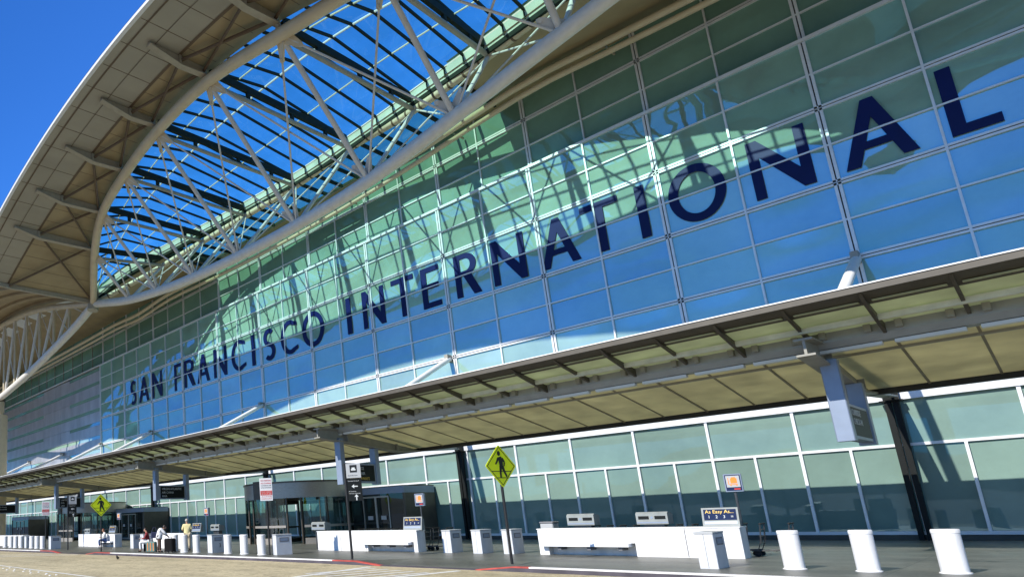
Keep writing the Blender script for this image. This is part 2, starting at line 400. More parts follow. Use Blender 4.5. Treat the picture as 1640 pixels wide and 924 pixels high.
# kerb with two dropped crossings; top painted white or red, face dark
def kerb_top(x):
    for a, b in ((-15.6,-11.9),(-41.6,-37.9)):
        if a <= x <= b: return -.13
        if a-1.2 < x < a: return -.13*(x-a+1.2)/1.2
        if b < x < b+1.2: return -.13*(b+1.2-x)/1.2
    return 0.
kx = sorted(set([x*1.0 for x in range(-150,41,5)] + [a+d for a,b in ((-15.6,-11.9),(-41.6,-37.9)) for d in (-1.2,0)] + [b+d for a,b in ((-15.6,-11.9),(-41.6,-37.9)) for d in (0,1.2)] + [-17.9,-10.2,-44.6,-34.9]))
kx = [x for x in kx if not any(a < x < b for a,b in ((-15.6,-11.9),(-41.6,-37.9)))]
def kerb_run(sel, name, m, z0, y0, y1, face=False):
    mb = MB()
    for a, b in zip(kx, kx[1:]):
        mid = (a+b)/2
        if not sel(mid): continue
        ka, kb = kerb_y(a), kerb_y(b); za, zb = kerb_top(a), kerb_top(b)
        if face: mb.add([(a,ka,-.3),(b,kb,-.3),(b,kb,zb),(a,ka,za),(a,ka+.34,-.3),(b,kb+.34,-.3),(b,kb+.34,zb),(a,ka+.34,za)],[(0,1,2,3),(3,2,6,7),(0,3,7,4),(1,5,6,2),(4,7,6,5),(0,4,5,1)])
        else: mb.add([(a,ka-.006,za-.035),(b,kb-.006,zb-.035),(b,kb-.006,zb+.006),(a,ka-.006,za+.006),(b,kb+.2,zb+.006),(a,ka+.2,za+.006)],[(0,1,2,3),(3,2,4,5)])
    return tag(mb.build(name, m), kind='structure')
isred = lambda x: (-17.9 < x < -15.6) or (-11.9 < x < -10.2) or (-44.6 < x < -41.6) or (-37.9 < x < -34.9)
kerb_run(lambda x: True, 'kerb', 'kerb_d', 0, 0, 0, True)
kerb_run(lambda x: not isred(x) and not (-15.6 < x < -11.9) and not (-41.6 < x < -37.9), 'kerb_white_paint', 'kerb_w', 0, 0, 0)
kerb_run(isred, 'kerb_red_paint', 'kerb_r', 0, 0, 0)
# sidewalk, sloping down to the road at the crossings
sx = sorted(set(kx + [-220., -190.]))
mb = MB()
rows = []
for x in sx:
    k = kerb_y(x)+.34; zt = kerb_top(x)
    rows.append([(x,k,zt),(x,k+1.6,0),(x,30,0),(x,37.7,0),(x,60,0)])
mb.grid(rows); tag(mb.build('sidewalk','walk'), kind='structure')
# painted road markings
mb = MB()
def stripe(p, q, wd=.13, z=-.146):
    p = Vector(p); q = Vector(q); d = (q-p).normalized(); nn = Vector((-d.y,d.x))*wd/2
    mb.add([(a.x,a.y,z) for a in (p-nn,q-nn,q+nn,p+nn)],[(0,1,2,3)])
stripe((-21.2,11.0),(-44,11.9)); stripe((-21.2,11.0),(-5,10.35)); stripe((-44,11.9),(-70,12.6))
stripe((-38.3,18.6),(-44.5,12.2),.22); stripe((-41.3,18.4),(-47.8,12.2),.22)
stripe((-15.7,19.3),(-15.1,14.4),.22); stripe((-12.2,19.35),(-12.9,14.0),.22)
for k in range(5):
    x = -15.45+.62*k; stripe((x+.35,18.9-.15*k),(x-.25,16.0-.2*k),.16,-.142)
tag(mb.build('road_markings','mark'), kind='structure')
# low hills across the bay, seen mirrored in the glass
mb = MB(); rows = []
for j in range(7):
    r = []
    for i in range(80):
        x = -6000+150*i; h = 90+60*math.sin(i*.21)+40*math.sin(i*.53+1)+25*math.sin(i*1.1)
        f = [0,.35,.75,1,.8,.4,0][j]
        r.append((x,-2500-j*120,max(-1,h*f+(8*math.sin(i*2.3+j) if f else 0))))
    rows.append(r)
mb.grid(rows, True); tag(mb.build('hills','hill'), kind='structure')

# ------------------------------------------------------------------ terminal building
YW = 37.74; YU = 38.2; PW = 3.039; X0 = -4.05
T = empty('terminal_building', 'long glass fronted airport terminal under a sweeping arched steel truss roof', 'terminal', (0,0,0))
KN = range(-6, 22)                      # pane columns seen on the glass part
XR = X0 + 6*PW; XL = X0 - 22*PW; XE = X0 - 40*PW
def glaze(cols, zs, y, name, m, amp=.010):
    """each pane a slightly bulged sheet so that reflections wobble from pane to pane"""
    mb = MB(); nx, nz = 6, 4
    for xa, xb in cols:
        for za, zb in zip(zs, zs[1:]):
            a = random.uniform(-amp, amp); tx = random.uniform(-.007,.007); tz = random.uniform(-.007,.007)
            rows = []
            for j in range(nz+1):
                v = j/nz; r = []
                for i in range(nx+1):
                    u = i/nx
                    d = a*math.sin(math.pi*u)*math.sin(math.pi*v)*4 + tx*(u-.5)*3 + tz*(v-.5)*1.7
                    r.append((xa+(xb-xa)*u, y+d, za+(zb-za)*v))
                rows.append(r)
            mb.grid(rows, True)
    return mb.build(name, m, T)
cols = [(X0-(k+1)*PW, X0-k*PW) for k in KN]
lowz = [5.66, 7.9, 9.7, 11.5, 13.2, 14.9, 16.65, 18.42, 20.1, 21.85]
curtain = glaze(cols, lowz, YW, 'curtain_wall', 'glass')
half = [(X0-(k+1)*PW/2, X0-k*PW/2) for k in range(-12, 76)]
colsL = [(X0-(k+1)*PW, X0-k*PW) for k in range(-6, 38)]
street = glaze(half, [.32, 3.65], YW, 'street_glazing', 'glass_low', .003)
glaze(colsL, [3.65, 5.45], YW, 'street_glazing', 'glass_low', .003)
upz = [21.9, 23.4, 25.15, 26.95]
colsU = [(X0-(k+1)*PW, X0-k*PW) for k in range(-6, 40)]
upper = glaze(colsU, upz, YU, 'upper_glazing', 'glass_up', .010)
# mullions and transoms (metal caps in front of the panes)
mg = MB(); dg = MB()
def vbar(x, z0, z1, y, dbl, wd=.075):
    if dbl:
        mg.box((x-.12,y-.10,z0),(x-.022,y+.02,z1)); mg.box((x+.022,y-.10,z0),(x+.12,y+.02,z1)); dg.box((x-.022,y-.06,z0),(x+.022,y+.02,z1))
    else: mg.box((x-wd/2,y-.115,z0),(x+wd/2,y+.02,z1))
def hbar(x0, x1, z, y, dbl, wd=.075):
    if dbl:
        mg.box((x0,y-.10,z-.115),(x1,y+.018,z-.02)); mg.box((x0,y-.10,z+.02),(x1,y+.018,z+.115)); dg.box((x0,y-.06,z-.02),(x1,y+.018,z+.02))
    else: mg.box((x0,y-.095,z-wd/2),(x1,y+.018,z+wd/2))
for k in range(-6, 23):
    x = X0-k*PW; vbar(x, 5.75, 21.72, YW, k % 2 == 0)
    vbar(x, 22.0, 27.0, YU, k % 2 == 0)
for k, z in enumerate(lowz[1:-1]):
    hbar(XL, XR, z, YW, z in (7.9, 11.5, 14.9, 18.42))
for z in (23.4, 25.15): hbar(XE, XR, z, YU, z > 25)
mg.build('mullion_grid', 'mull', curtain); dg.build('gasket', 'dark_slot', curtain)
mg = MB(); dg = MB()
for k in range(-6, 38):
    x = X0-k*PW; vbar(x, .3, 5.42, YW, False, .1); vbar(x-PW/2, .3, 3.6, YW, False, .085); vbar(x, 5.7, 6.4, YW, k % 2 == 0)
hbar(X0-38*PW, XR, 3.65, YW, False, .11)
mg.box((X0-38*PW,YW-.17,5.42),(XR,YW+.02,5.70)); mg.box((X0-38*PW,YW-.13,5.86),(XR,YW+.02,5.93))
mg.box((X0-38*PW,YW-.16,.2),(XR,YW+.02,.33))
mg.build('mullion_grid', 'mull', street)
MB().box((X0-38*PW,YW-.1,0),(XR,YW+.02,.2)).build('plinth', 'can_dark', T)
# ledge where the upper wall steps back
MB().box((XE,YW-.14,21.74),(XR,YU+.02,21.9)).build('ledge', 'mull', T)
mg = MB()
for k in range(23, 41): mg.box((X0-k*PW-.04,YU-.1,22),(X0-k*PW+.04,YU+.02,27))
mg.build('mullion_grid', 'can_steel', upper)
# metal panel wall at the far end, strips of window between panel courses
pw_ = MB(); ws = MB(); z = 5.75; course = 0
while z < 21.5:
    zt = min(z+1.76, 21.74)
    for k in range(22, 40):
        xa = X0-(k+1)*PW; xb = X0-k*PW
        d = random.uniform(-.004,.004); top = zt-.02
        strip = course >= 2 and (k < 25 or 27 < k or course % 2)
        if strip: top = zt-.44
        pw_.box((xa+.012,YW-.06+d,z+.01),(xb-.012,YW+.1,top))
    ws.box((XE+.01,YW+.0,z),(XL-.01,YW+.12,zt))
    z = zt; course += 1
pwall = pw_.build('panel_wall', 'panel', T); ws.build('window_strip', 'glass', pwall)
# closing walls and floors so the building is solid behind its skin
MB().box((XE-.4,YW+.15,0),(XR+.4,YW+.3,21.7)).box((XE-.4,YU+.15,21.95),(XR+.4,YU+.3,27)).build('back_wall', 'can_black', T)

# ---- roof curves (x, y, z)
def zs(x):                       # soffit height along the eave: three shallow arches
    if x < -54: return 29.3-.0066*(x+83)**2
    if x > -4: return 29.3-.0066*(x-25)**2
    return 28.35-.0075*(x+29)**2
OUT = [(-53.9,28,23.2),(-46.9,24.5,24.8),(-42.3,22.8,26.3),(-37.1,21.9,26.95),(-31.8,21.35,27.3),(-26.1,21.35,27.45),(-20.1,21.8,26.65),(-15,23.1,26.55),(-10.5,25.0,25.8),(-6.5,26.6,24.6),(-3,28,23.2)]
INN = [(-53.9,28,23.2),(-49,31.0,25.0),(-43.2,33.0,26.35),(-37.1,33.8,26.85),(-31.8,34.4,27.2),(-26.1,34.1,27.3),(-20.4,33.4,26.65),(-15,32.4,26.35),(-9.7,30.6,25.6),(-6,29.2,24.6),(-3,28,23.2)]
LOW = [(-53.9,28,23.2),(-47.7,28,21.6),(-42.5,28,20.75),(-38,28,20.25),(-31.9,28,19.9),(-25.8,28,19.85),(-20.2,28,20.15),(-14.8,28,21.0),(-9.8,28,21.9),(-6,28,22.6),(-3,28,23.2)]
SI = [(-53.4,28.2,24.6),(-51,29.6,26.1),(-48,31.0,27.0),(-43.5,32.6,27.8),(-37.3,33.5,28.0),(-31,34.0,28.05),(-26,33.7,28.0),(-20.3,33.0,27.75),(-15,31.9,27.2),(-10,30.3,26.35),(-6,28.9,25.4),(-3.6,28.2,24.5)]
outc = smooth_pts(OUT, 5); innc = smooth_pts(INN, 5); lowc = smooth_pts(LOW, 5); sic = smooth_pts(SI, 4)
def on(curve, x): return Vector((x,) + lerp([tuple(p) for p in curve], x))
def so_(x):                       # outer edge of the skylight
    y = on(outc, x).y + .35
    return Vector((x, y, zs(x)+.12))
EAVE = 15.8
# roof panels: grey strip, tan strip, inner strip, end bays
roof = MB()
XA, XB = -54.0, -4.0
nx = 60
def roof_sheet(x0, x1, nn, ya, yb, za, zb, mb, dz=0):
    rows = []
    for j in range(7):
        t = j/6; r = []
        for i in range(nn+1):
            x = x0+(x1-x0)*i/nn; y1 = ya(x); y2 = yb(x)
            r.append((x, y1+(y2-y1)*t, za(x)+(zb(x)-za(x))*t+dz))
        rows.append(r)
    mb.grid(rows, True)
clampx = lambda x: min(max(x, -53.4), -3.6)
inner_y = lambda x: on(sic, clampx(x)).y if XA < x < XB else 28.
inner_z = lambda x: (on(sic, clampx(x)).z-.55) if XA < x < XB else zs(x)
outer_y = lambda x: so_(x).y if -53.9 < x < -3 else 28.
wall_z = lambda x: 26.9
XL2, XR2 = -130., 20.
# top skin
roof_sheet(XL2, XR2, 150, lambda x: EAVE-.25, outer_y, lambda x: zs(x)+.16, lambda x: zs(x)+.55, roof)
roof_sheet(XL2, -47., 90, inner_y, lambda x: YU+.35, lambda x: inner_z(x)+.75, lambda x: 27.6, roof)
roof_sheet(-17.5, XR2, 50, inner_y, lambda x: YU+.35, lambda x: inner_z(x)+.75, lambda x: 27.6, roof)
roof_sheet(-47., -17.5, 40, inner_y, lambda x: inner_y(x)+.5, lambda x: inner_z(x)+.5, lambda x: inner_z(x)+.4, roof)
roof_sheet(-47., -17.5, 40, lambda x: 37.7, lambda x: YU+.35, lambda x: 27.4, lambda x: 27.6, roof)
roof_sheet(XL2, XR2, 30, lambda x: YU+.35, lambda x: 70., lambda x: 27.6, lambda x: 29., roof)
roofo = roof.build('roof', 'roof', T)
SEAM = 19.25
mb = MB(); roof_sheet(XL2, XR2, 150, lambda x: EAVE, lambda x: SEAM, zs, zs, mb); g1 = mb.build('eave_soffit', 'soffit_grey', roofo)
mb = MB(); roof_sheet(XA, XB, 80, lambda x: SEAM, outer_y, lambda x: zs(x), lambda x: zs(x), mb); g2 = mb.build('inner_soffit', 'soffit_tan', roofo)
GA, GB, GY0, GY1 = -47., -17.5, 34.7, 37.6        # added roof glazing behind the truss, lets sun onto the upper wall
def part_sheet(x0, x1, nn, f0, f1, mb, dz=0):
    rows = []
    for j in range(5):
        r_ = []
        for i in range(nn+1):
            x = x0+(x1-x0)*i/nn; ya, yb = inner_y(x), YU+.2; y = f0(x)+(f1(x)-f0(x))*j/4; t = (y-ya)/(yb-ya)
            r_.append((x, y, inner_z(x)+(26.9-inner_z(x))*t+dz))
        rows.append(r_)
    mb.grid(rows, True)
yw_ = lambda x: YU+.2
gy0 = lambda x: inner_y(x)+.6
mb = MB(); part_sheet(XA, GA, 12, inner_y, yw_, mb); mb.build('inner_soffit', 'soffit_tan', roofo)
mb = MB(); part_sheet(GB, XB, 16, inner_y, yw_, mb); mb.build('inner_soffit', 'soffit_tan', roofo)
mb = MB(); part_sheet(GA, GB, 40, inner_y, gy0, mb); mb.build('inner_soffit', 'soffit_tan', roofo)
mb = MB(); part_sheet(GA, GB, 40, lambda x: GY1, yw_, mb); mb.build('inner_soffit', 'soffit_tan', roofo)
mb = MB(); part_sheet(GA, GB, 40, gy0, lambda x: GY1, mb, .05); mb.build('added_sun_glass', 'dark_roof_glass', roofo)
for i in range(20):
    x = GA+(GB-GA)*i/19; za = inner_z(x)+(26.9-inner_z(x))*.2
    MB().box((x-.07,gy0(x)-.05,za-.28),(x+.07,GY1+.05,za-.02)).build('added_sun_bar','rafter',roofo)
# end bays: soffit with a row of rooflight slots
def endbay(x0, x1, nn):
    mb = MB(); gl = MB(); st = MB()
    ys = [SEAM, 21.5, 23.7, 25.9, 28.0, 29.6, 31.2, 33.5, 36.0, YU+.2]
    def zz(x, y): return zs(x) if y <= 28 else zs(x)+(26.9-zs(x))*(y-28)/(YU+.2-28)
    for i in range(nn):
        xa = x0+(x1-x0)*i/nn; xb = x0+(x1-x0)*(i+1)/nn
        for j, (ya, yb) in enumerate(zip(ys, ys[1:])):
            q = [(xa,ya,zz(xa,ya)),(xb,ya,zz(xb,ya)),(xb,yb,zz(xb,yb)),(xa,yb,zz(xa,yb))]
            if j == 5 and i % 3 != 0 and not (x0 < -60 and xb > -58) : MB().add(q,[(0,1,2,3)]).build('rooflight','lamp_tube',roofo)
            else: mb.add(q,[(0,1,2,3)])
    for y in (21.5,23.7,25.9,28.0): st.add([(x0+(x1-x0)*i/nn,y+dy,zz(x0+(x1-x0)*i/nn,y)-.02-dz) for i in range(nn+1) for dy,dz in ((0,.28),(.5,.28),(.5,0),(0,0))],[((i*4)+a,(i*4)+b,(i*4)+4+b,(i*4)+4+a) for i in range(nn) for a,b in ((0,1),(1,2),(3,0))])
    mb.build('inner_soffit','soffit_tan',roofo);  st.build('soffit_rib','soffit_tan',roofo)
endbay(-130., -54., 48); endbay(-4., 20., 16)
# fascia along the eave, end faces of the middle arch
mb = MB(); nn = 150
rows = [[(XL2+(XR2-XL2)*i/nn, EAVE+dy, zs(XL2+(XR2-XL2)*i/nn)+dz) for i in range(nn+1)] for dy, dz in ((.0,-.02),(-.2,.03),(-.24,.16))]
mb.grid(rows); mb.build('eave_fascia','fascia',roofo)
for x in (XA, XB):
    mb = MB(); mb.prism([(EAVE,zs(x)-.02),(28.0,zs(x)-.02),(28.0,zs(x)-.45),(SEAM,zs(x)-.42),(EAVE,zs(x)-.14)],'x',x-.12,x+.12)
    mb.build('end_trim','arm',roofo)
# seams between soffit panels
mb = MB()
k = -30
for i in range(68):
    x = -128+i*2.15
    mb.box((x-.02,EAVE+.1,zs(x)-.012),(x+.02,SEAM-.05,zs(x)+.004))
for y, wd in ((SEAM,.09),(EAVE+.55,.05),(17.6,.02)):
    rows = [[(XL2+(XR2-XL2)*i/nn, y+dy, zs(XL2+(XR2-XL2)*i/nn)-.03) for i in range(nn+1)] for dy in (-wd,wd)]
    mb.grid(rows)
mb.build('soffit_seam','brace',roofo)
for i in range(33):
    x = XA+.8+i*1.55
    if x < XB: MB().box((x-.012,SEAM+.1,zs(x)-.012),(x+.012,on(outc,clampx(x)).y,zs(x)+.004)).build('soffit_groove','brace',roofo)
# ---- truss
NX = [-46.9,-42.3,-37.1,-31.8,-26.1,-20.4,-15.0,-9.8]
lower = MB().tube(lowc, .37, 16).build('lower_chord','tube_w',T)
outer = MB().tube(outc, .36, 16).build('outer_chord','tube',T)
inner = MB().tube(innc, .25, 12).build('inner_chord','tube',T)
mb = MB()
for i in range(0, len(innc)-1, 1):
    p = innc[i].lerp(innc[i+1], .5); d = (innc[i+1]-innc[i]).normalized()
    MB().tube([p-d*.06, p+d*.06], .275, 12).build('sleeve','brace',inner)
def gusset(parent, p, d1, m='tube_w', r=.42):
    """pin plate with a round eye where a rod meets a chord"""
    d = d1.normalized(); side = d.cross(Vector((0,1,0))).normalized()
    q = p+d*.95
    g = MB()
    pl = [p+side*.34, q+side*.14, q+d*.16, q-side*.14, p-side*.34]
    nrm = d.cross(side).normalized()*.05
    g.add([v-nrm for v in pl]+[v+nrm for v in pl],[(4,3,2,1,0),(5,6,7,8,9)]+[(i,(i+1)%5,5+(i+1)%5,5+i) for i in range(5)])
    g.tube([q-nrm*1.8,q+nrm*1.8],.12,12)
    g.build('gusset_plate', m, parent)
nodes = []
for x in NX:
    nodes.append((on(lowc,x), on(outc,x), on(innc,x)))
for i, (L, O, I) in enumerate(nodes):
    MB().tube([L,O],.145,10).build('strut','tube_w',lower)
    MB().tube([L,I],.13,10).build('strut','tube_w',lower)
    MB().tube([O+Vector((0,0,-.1)),I+Vector((0,0,-.05))],.14,10).build('cross_tube','arm',inner)
    gm = MB(); a = O+Vector((0,.2,.65)); b = Vector((I.x, on(sic,clampx(I.x)).y, I.z+.6)); nrm = Vector((.10,0,0))
    gm.add([a-nrm+Vector((0,0,-.15)),b-nrm+Vector((0,0,-.25)),b-nrm+Vector((0,0,.25)),a-nrm+Vector((0,0,.3)),a+nrm+Vector((0,0,-.15)),b+nrm+Vector((0,0,-.25)),b+nrm+Vector((0,0,.25)),a+nrm+Vector((0,0,.3))],[(0,1,2,3),(7,6,5,4),(0,4,5,1),(1,5,6,2),(2,6,7,3),(3,7,4,0)])
    for t in (.25,.55,.8): 
        pt = O.lerp(I,t); gm.box((pt.x-.09,pt.y-.12,pt.z),(pt.x+.09,pt.y+.12,pt.z+.9))
    gm.build('skylight_beam','rafter',inner)
    for j in (i-1, i+1):
        if 0 <= j < len(nodes):
            MB().tube([O, nodes[j][0]],.06,8).build('tie_rod','tube_w',outer)
            MB().tube([I, nodes[j][0]],.05,8).build('tie_rod','tube_w',inner)
            gusset(lower, nodes[j][0]+Vector((0,0,.3)), O-nodes[j][0])
            gusset(outer, O+(nodes[j][0]-O).normalized()*.3, nodes[j][0]-O, 'tube')
    # outrigger arm under the eave
    y0 = 17.2; z0 = zs(x:=L.x)
    ar = MB(); ar.prism([(y0,z0-.03),(y0,z0-.18),(SEAM+.1,z0-.62),(O.y-.1,z0-.52),(O.y-.1,z0-.03)],'x',x-.06,x+.06)
    ar.prism([(y0-.02,z0-.18),(SEAM+.1,z0-.62),(O.y-.1,z0-.52),(O.y-.1,z0-.59),(SEAM+.1,z0-.70),(y0-.02,z0-.25)],'x',x-.2,x+.2)
    ar.box((x-.16,SEAM-.05,z0-.6),(x+.16,SEAM+.12,z0-.03))
    ar.tube([(x,O.y-.15,z0-.5),O],.16,8)
    ar.build('outrigger_arm','arm',roofo)
ends = [on(outc,-53.6)]
for i in range(len(NX)-1):
    xa, xb = NX[i], NX[i+1]; oa, ob = on(outc,xa).y, on(outc,xb).y
    MB().tube([(xa,SEAM+.1,zs(xa)-.3),(xb,ob-.3,zs(xb)-.3)],.1,6).build('cross_brace','brace',roofo)
    MB().tube([(xb,SEAM+.1,zs(xb)-.3),(xa,oa-.3,zs(xa)-.3)],.1,6).build('cross_brace','brace',roofo)
MB().tube([(-53.8,SEAM+.1,zs(-53.8)-.3),(-46.9,24.2,zs(-46.9)-.3)],.1,6).build('cross_brace','brace',roofo)
MB().tube([(-46.9,SEAM+.1,zs(-46.9)-.3),(-53.6,27.6,zs(-53.6)-.35)],.1,6).build('cross_brace','brace',roofo)
# ---- skylight over the truss
sky = MB(); raf = MB(); pur = MB(); rid = MB(); curb = MB(); cj = MB()
sx_ = []
allx = [-53.4]+NX+[-6.0,-3.6]
for a, b in zip(allx, allx[1:]):
    for k in range(4): sx_.append(a+(b-a)*k/4)
sx_.append(-3.6)
def sky_pts(x):
    o = so_(x); i = on(sic, x); r = o.lerp(i,.36)+Vector((0,0,.75)); m = r.lerp(i,.5)
    return o, r, m, i
SP = [sky_pts(x) for x in sx_]
for k in range(4): pass
sky.grid([[p[j] for p in SP] for j in (0,1,3)])
skyo = sky.build('skylight','sky_glass',T)
for i, P_ in enumerate(SP):
    raf = MB()
    for a, b in ((P_[0],P_[1]),(P_[1],P_[3])):
        h = .17; n2 = Vector((.055,0,0)); u = Vector((0,0,-h)); e = Vector((0,0,-.015))
        raf.add([a-n2+e,b-n2+e,b+n2+e,a+n2+e,a-n2+u,b-n2+u,b+n2+u,a+n2+u],[(0,1,2,3),(4,7,6,5),(0,4,5,1),(2,6,7,3),(1,5,6,2),(0,3,7,4)])
    raf.build('rafter','rafter',skyo)
up = Vector((0,0,-.1))
rid.tube([p[1]+up for p in SP],.065,6); rid.build('ridge_bar','fascia',skyo)
pur.tube([p[2]+up for p in SP],.045,6);  pur.tube([p[0].lerp(p[1],.5)+up for p in SP],.05,6); pur.build('purlin','purlin',skyo)
curb.grid([[p[3]+Vector((0,.03,.06)) for p in SP],[p[3]+Vector((0,.10,-.72)) for p in SP]])
curb.build('skylight_curb','curb',skyo)
for p in SP:
    a = p[3]; cj.box((a.x-.035,a.y-.02,a.z-.72),(a.x+.035,a.y+.02,a.z+.02))
cj.grid([[p[3]+Vector((0,.08,-.72)) for p in SP],[p[3]+Vector((0,.12,-.95)) for p in SP],[p[3]+Vector((0,.5,-.95)) for p in SP]])
cj.build('curb_joint','rafter',skyo)
# gutter pipes at the wall head
G = [(-118,36.3,25.1),(-75,36.3,25.15),(-64.5,36.3,25.2),(-59,36.3,24.95),(-53,36.3,25.35),(-45,36.3,25.1),(-36.4,36.3,25.0),(-26,36.3,25.35),(-15.8,36.3,26.2),(-11,36.3,26.0),(-7.2,36.3,25.75),(2,36.3,25.3),(18,36.3,25.2)]
mb = MB(); mb.tube(smooth_pts(G,3),.2,10); mb.tube([p+Vector((0,.35,-.42)) for p in smooth_pts(G,3)],.17,10)
mb.build('gutter_pipe','tube',T)
for x in range(-110,16,9):
    z = lerp(G, x)[1]; MB().box((x-.05,36.3,z+.1),(x+.05,YU-.15,z+.2)).build('gutter_bracket','arm',T)
# ---- cantilever truss at the far end and its column
LU = [(-53.9,28,23.2),(-62.9,28,25.6),(-70.2,28,27.2),(-76.6,28,28.0),(-81.5,28,28.3),(-88,28,28.0),(-97,28,26.8),(-112,28,23.4)]
LL = [(-53.9,28,23.1),(-59.2,28,21.75),(-68.9,28,20.0),(-76,28,19.0),(-81.5,28,18.5),(-88,28,19),(-97,28,20.6),(-112,28,23.2)]
lu = smooth_pts(LU,4); ll = smooth_pts(LL,4)
canti = MB().tube(lu,.34,12).build('upper_chord','tube',T)
cl = MB().tube(ll,.42,14).build('lower_chord','tube_w',T)
cn = [-59.5,-63.5,-67.5,-71.5,-75.5,-79.3]
for i, x in enumerate(cn):
    u = on(sorted(lu,key=lambda p:p.x),x); d = on(sorted(ll,key=lambda p:p.x),x); d2 = on(sorted(ll,key=lambda p:p.x),x-3.2)
    MB().tube([u,d],.16,8).build('strut','tube',canti); MB().tube([u,d2],.18,8).build('strut','tube_w',canti)
    d3 = on(sorted(ll,key=lambda p:p.x),x+4.0); MB().tube([u,d3],.06,6).build('tie_rod','tube_w',canti)
for sgn, x0_ in ((1,-3.),):
    a = [Vector((-57.-p.x,p.y,p.z)) for p in lu if p.x > -82]; b = [Vector((-57.-p.x,p.y,p.z)) for p in ll if p.x > -82]
    MB().tube(a,.34,12).build('upper_chord','tube',T); MB().tube(b,.42,14).build('lower_chord','tube_w',T)
    for i in range(3,len(a)-1,3): MB().tube([a[i],b[i]],.16,8).build('strut','tube_w',T)
MB().tube([(-53.9,27.9,22.5),(-53.9,28.1,23.9)],.55,12).build('node_casting','arm',T)
colm = MB()
prof = [(1.3,0)]
for k in range(1,7): prof += [(1.3,2.6*k-.03),(1.27,2.6*k-.02),(1.27,2.6*k+.02),(1.3,2.6*k+.03)]
prof += [(1.3,16.2),(.85,16.3),(.85,18.1)]
colm.lathe(prof,(-81.5,28,0),32); colo = colm.build('column','tube',T)
MB().lathe([(.5,0),(.95,.15),(.95,.5),(.5,.65)],(-81.5,28,17.9),20).build('bearing','can_dark',colo)
MB().lathe([(1.3,0),(1.3,16.2),(.85,16.3),(.85,18.1)],(24.5,28,0),32).build('column','tube',T)
# twin dark posts on the wall below each canopy beam
XBM = [X0, -22.6, -40.6, -58.7, -76.7, 13.8]
for x in XBM:
    mb = MB()
    for dx in (-.15,.07):
        mb.prism([(x+dx-.07,0),(x+dx+.07,0),(x+dx+.09,5.35),(x+dx-.09,5.35)],'y',YW-.42,YW-.2)
    mb.box((x-.36,YW-.5,5.352),(x+.28,YW-.175,5.41)); mb.box((x-.25,YW-.45,5.412),(x+.18,YW-.18,6.0))
    mb.build('wall_post','sign_black',T)

# ------------------------------------------------------------------ lettering across the glass
def arc(cx, cz, rx, rz, a0, a1, n=18): return [(cx+rx*math.cos(R(a0+(a1-a0)*k/n)), cz+rz*math.sin(R(a0+(a1-a0)*k/n))) for k in range(n+1)]
def glyph(ch, w, h, t):
    """outline polygons (first outer, rest holes) of a bold humanist capital"""
    if ch == 'I': return [[(0,0),(w,0),(w,h),(0,h)]]
    if ch == 'L': return [[(0,0),(w,0),(w,t*.95),(t,t*.95),(t,h),(0,h)]]
    if ch == 'T': return [[(w/2-t/2,0),(w/2+t/2,0),(w/2+t/2,h-t*.9),(w,h-t*.9),(w,h),(0,h),(0,h-t*.9),(w/2-t/2,h-t*.9)]]
    if ch == 'F': return [[(0,0),(t,0),(t,h*.44),(w*.92,h*.44),(w*.92,h*.44+t*.85),(t,h*.44+t*.85),(t,h-t*.88),(w,h-t*.88),(w,h),(0,h)]]
    if ch == 'E': return [[(0,0),(w,0),(w,t*.9),(t,t*.9),(t,h*.46),(w*.92,h*.46),(w*.92,h*.46+t*.85),(t,h*.46+t*.85),(t,h-t*.88),(w,h-t*.88),(w,h),(0,h)]]
    if ch == 'N': return [[(0,0),(t*.92,0),(t*.92,h*.70),(w-t*.95,0),(w,0),(w,h),(w-t*.92,h),(w-t*.92,h*.32),(t*.95,h),(0,h)]]
    if ch == 'A':
        s = (w/2-t*.45)/h; zc = h*.24; zd = zc+t*.8
        xi = lambda z: t*1.08+s*z
        ap = (w/2-t*1.08)/s
        return [[(0,0),(t*1.08,0),(xi(zc),zc),(w-xi(zc),zc),(w-t*1.08,0),(w,0),(w/2+t*.45,h),(w/2-t*.45,h)],[(xi(zd),zd),(w-xi(zd),zd),(w/2,min(ap,h*.86))]]
    if ch == 'O': return [arc(w/2,h/2,w/2,h/2*1.03,0,360,40)[:-1],arc(w/2,h/2,w/2-t,h/2*1.03-t,0,360,40)[:-1]]
    if ch == 'C':
        o = arc(w*.56,h/2,w*.56,h/2*1.03,52,308,30); i = arc(w*.56,h/2,w*.56-t,h/2*1.03-t*.92,58,302,30)
        o[0] = (w,o[0][1]); o[-1] = (w,o[-1][1]); i[0] = (w,h-t*1.45+.0); i[-1] = (w,t*1.45)
        return [o+i[::-1]]
    if ch == 'S':
        r = h*.27; cx = w/2
        mid = arc(cx,h-r-.02,w/2-t/2,r-t/2+.04,40,270,16)+arc(cx,r+.02,w/2-t/2,r-t/2+.04,90,-140,16)[1:]
        a = []; b = []
        for k, p in enumerate(mid):
            p0 = Vector(mid[max(k-1,0)]); p1 = Vector(mid[min(k+1,len(mid)-1)]); d = (p1-p0).normalized(); q = Vector((-d.y,d.x))*t*.5
            a.append(tuple(Vector(p)+q)); b.append(tuple(Vector(p)-q))
        return [a+b[::-1]]
    if ch == 'R':
        hb = h*.48; rz = (h-hb)/2; cz = hb+rz
        o = [(0,0),(t,0),(t,hb),(t+w*.10,hb),(w-t*1.25,0),(w,0),(w*.66,hb+.02)]+arc(w*.45,cz,w*.45,rz,-55,90,14)+[(0,h)]
        i = [(t,hb+t*.8),(t,h-t*.8)]+arc(w*.45,cz,w*.45-t,rz-t*.8,90,-90,14)
        return [o,i]
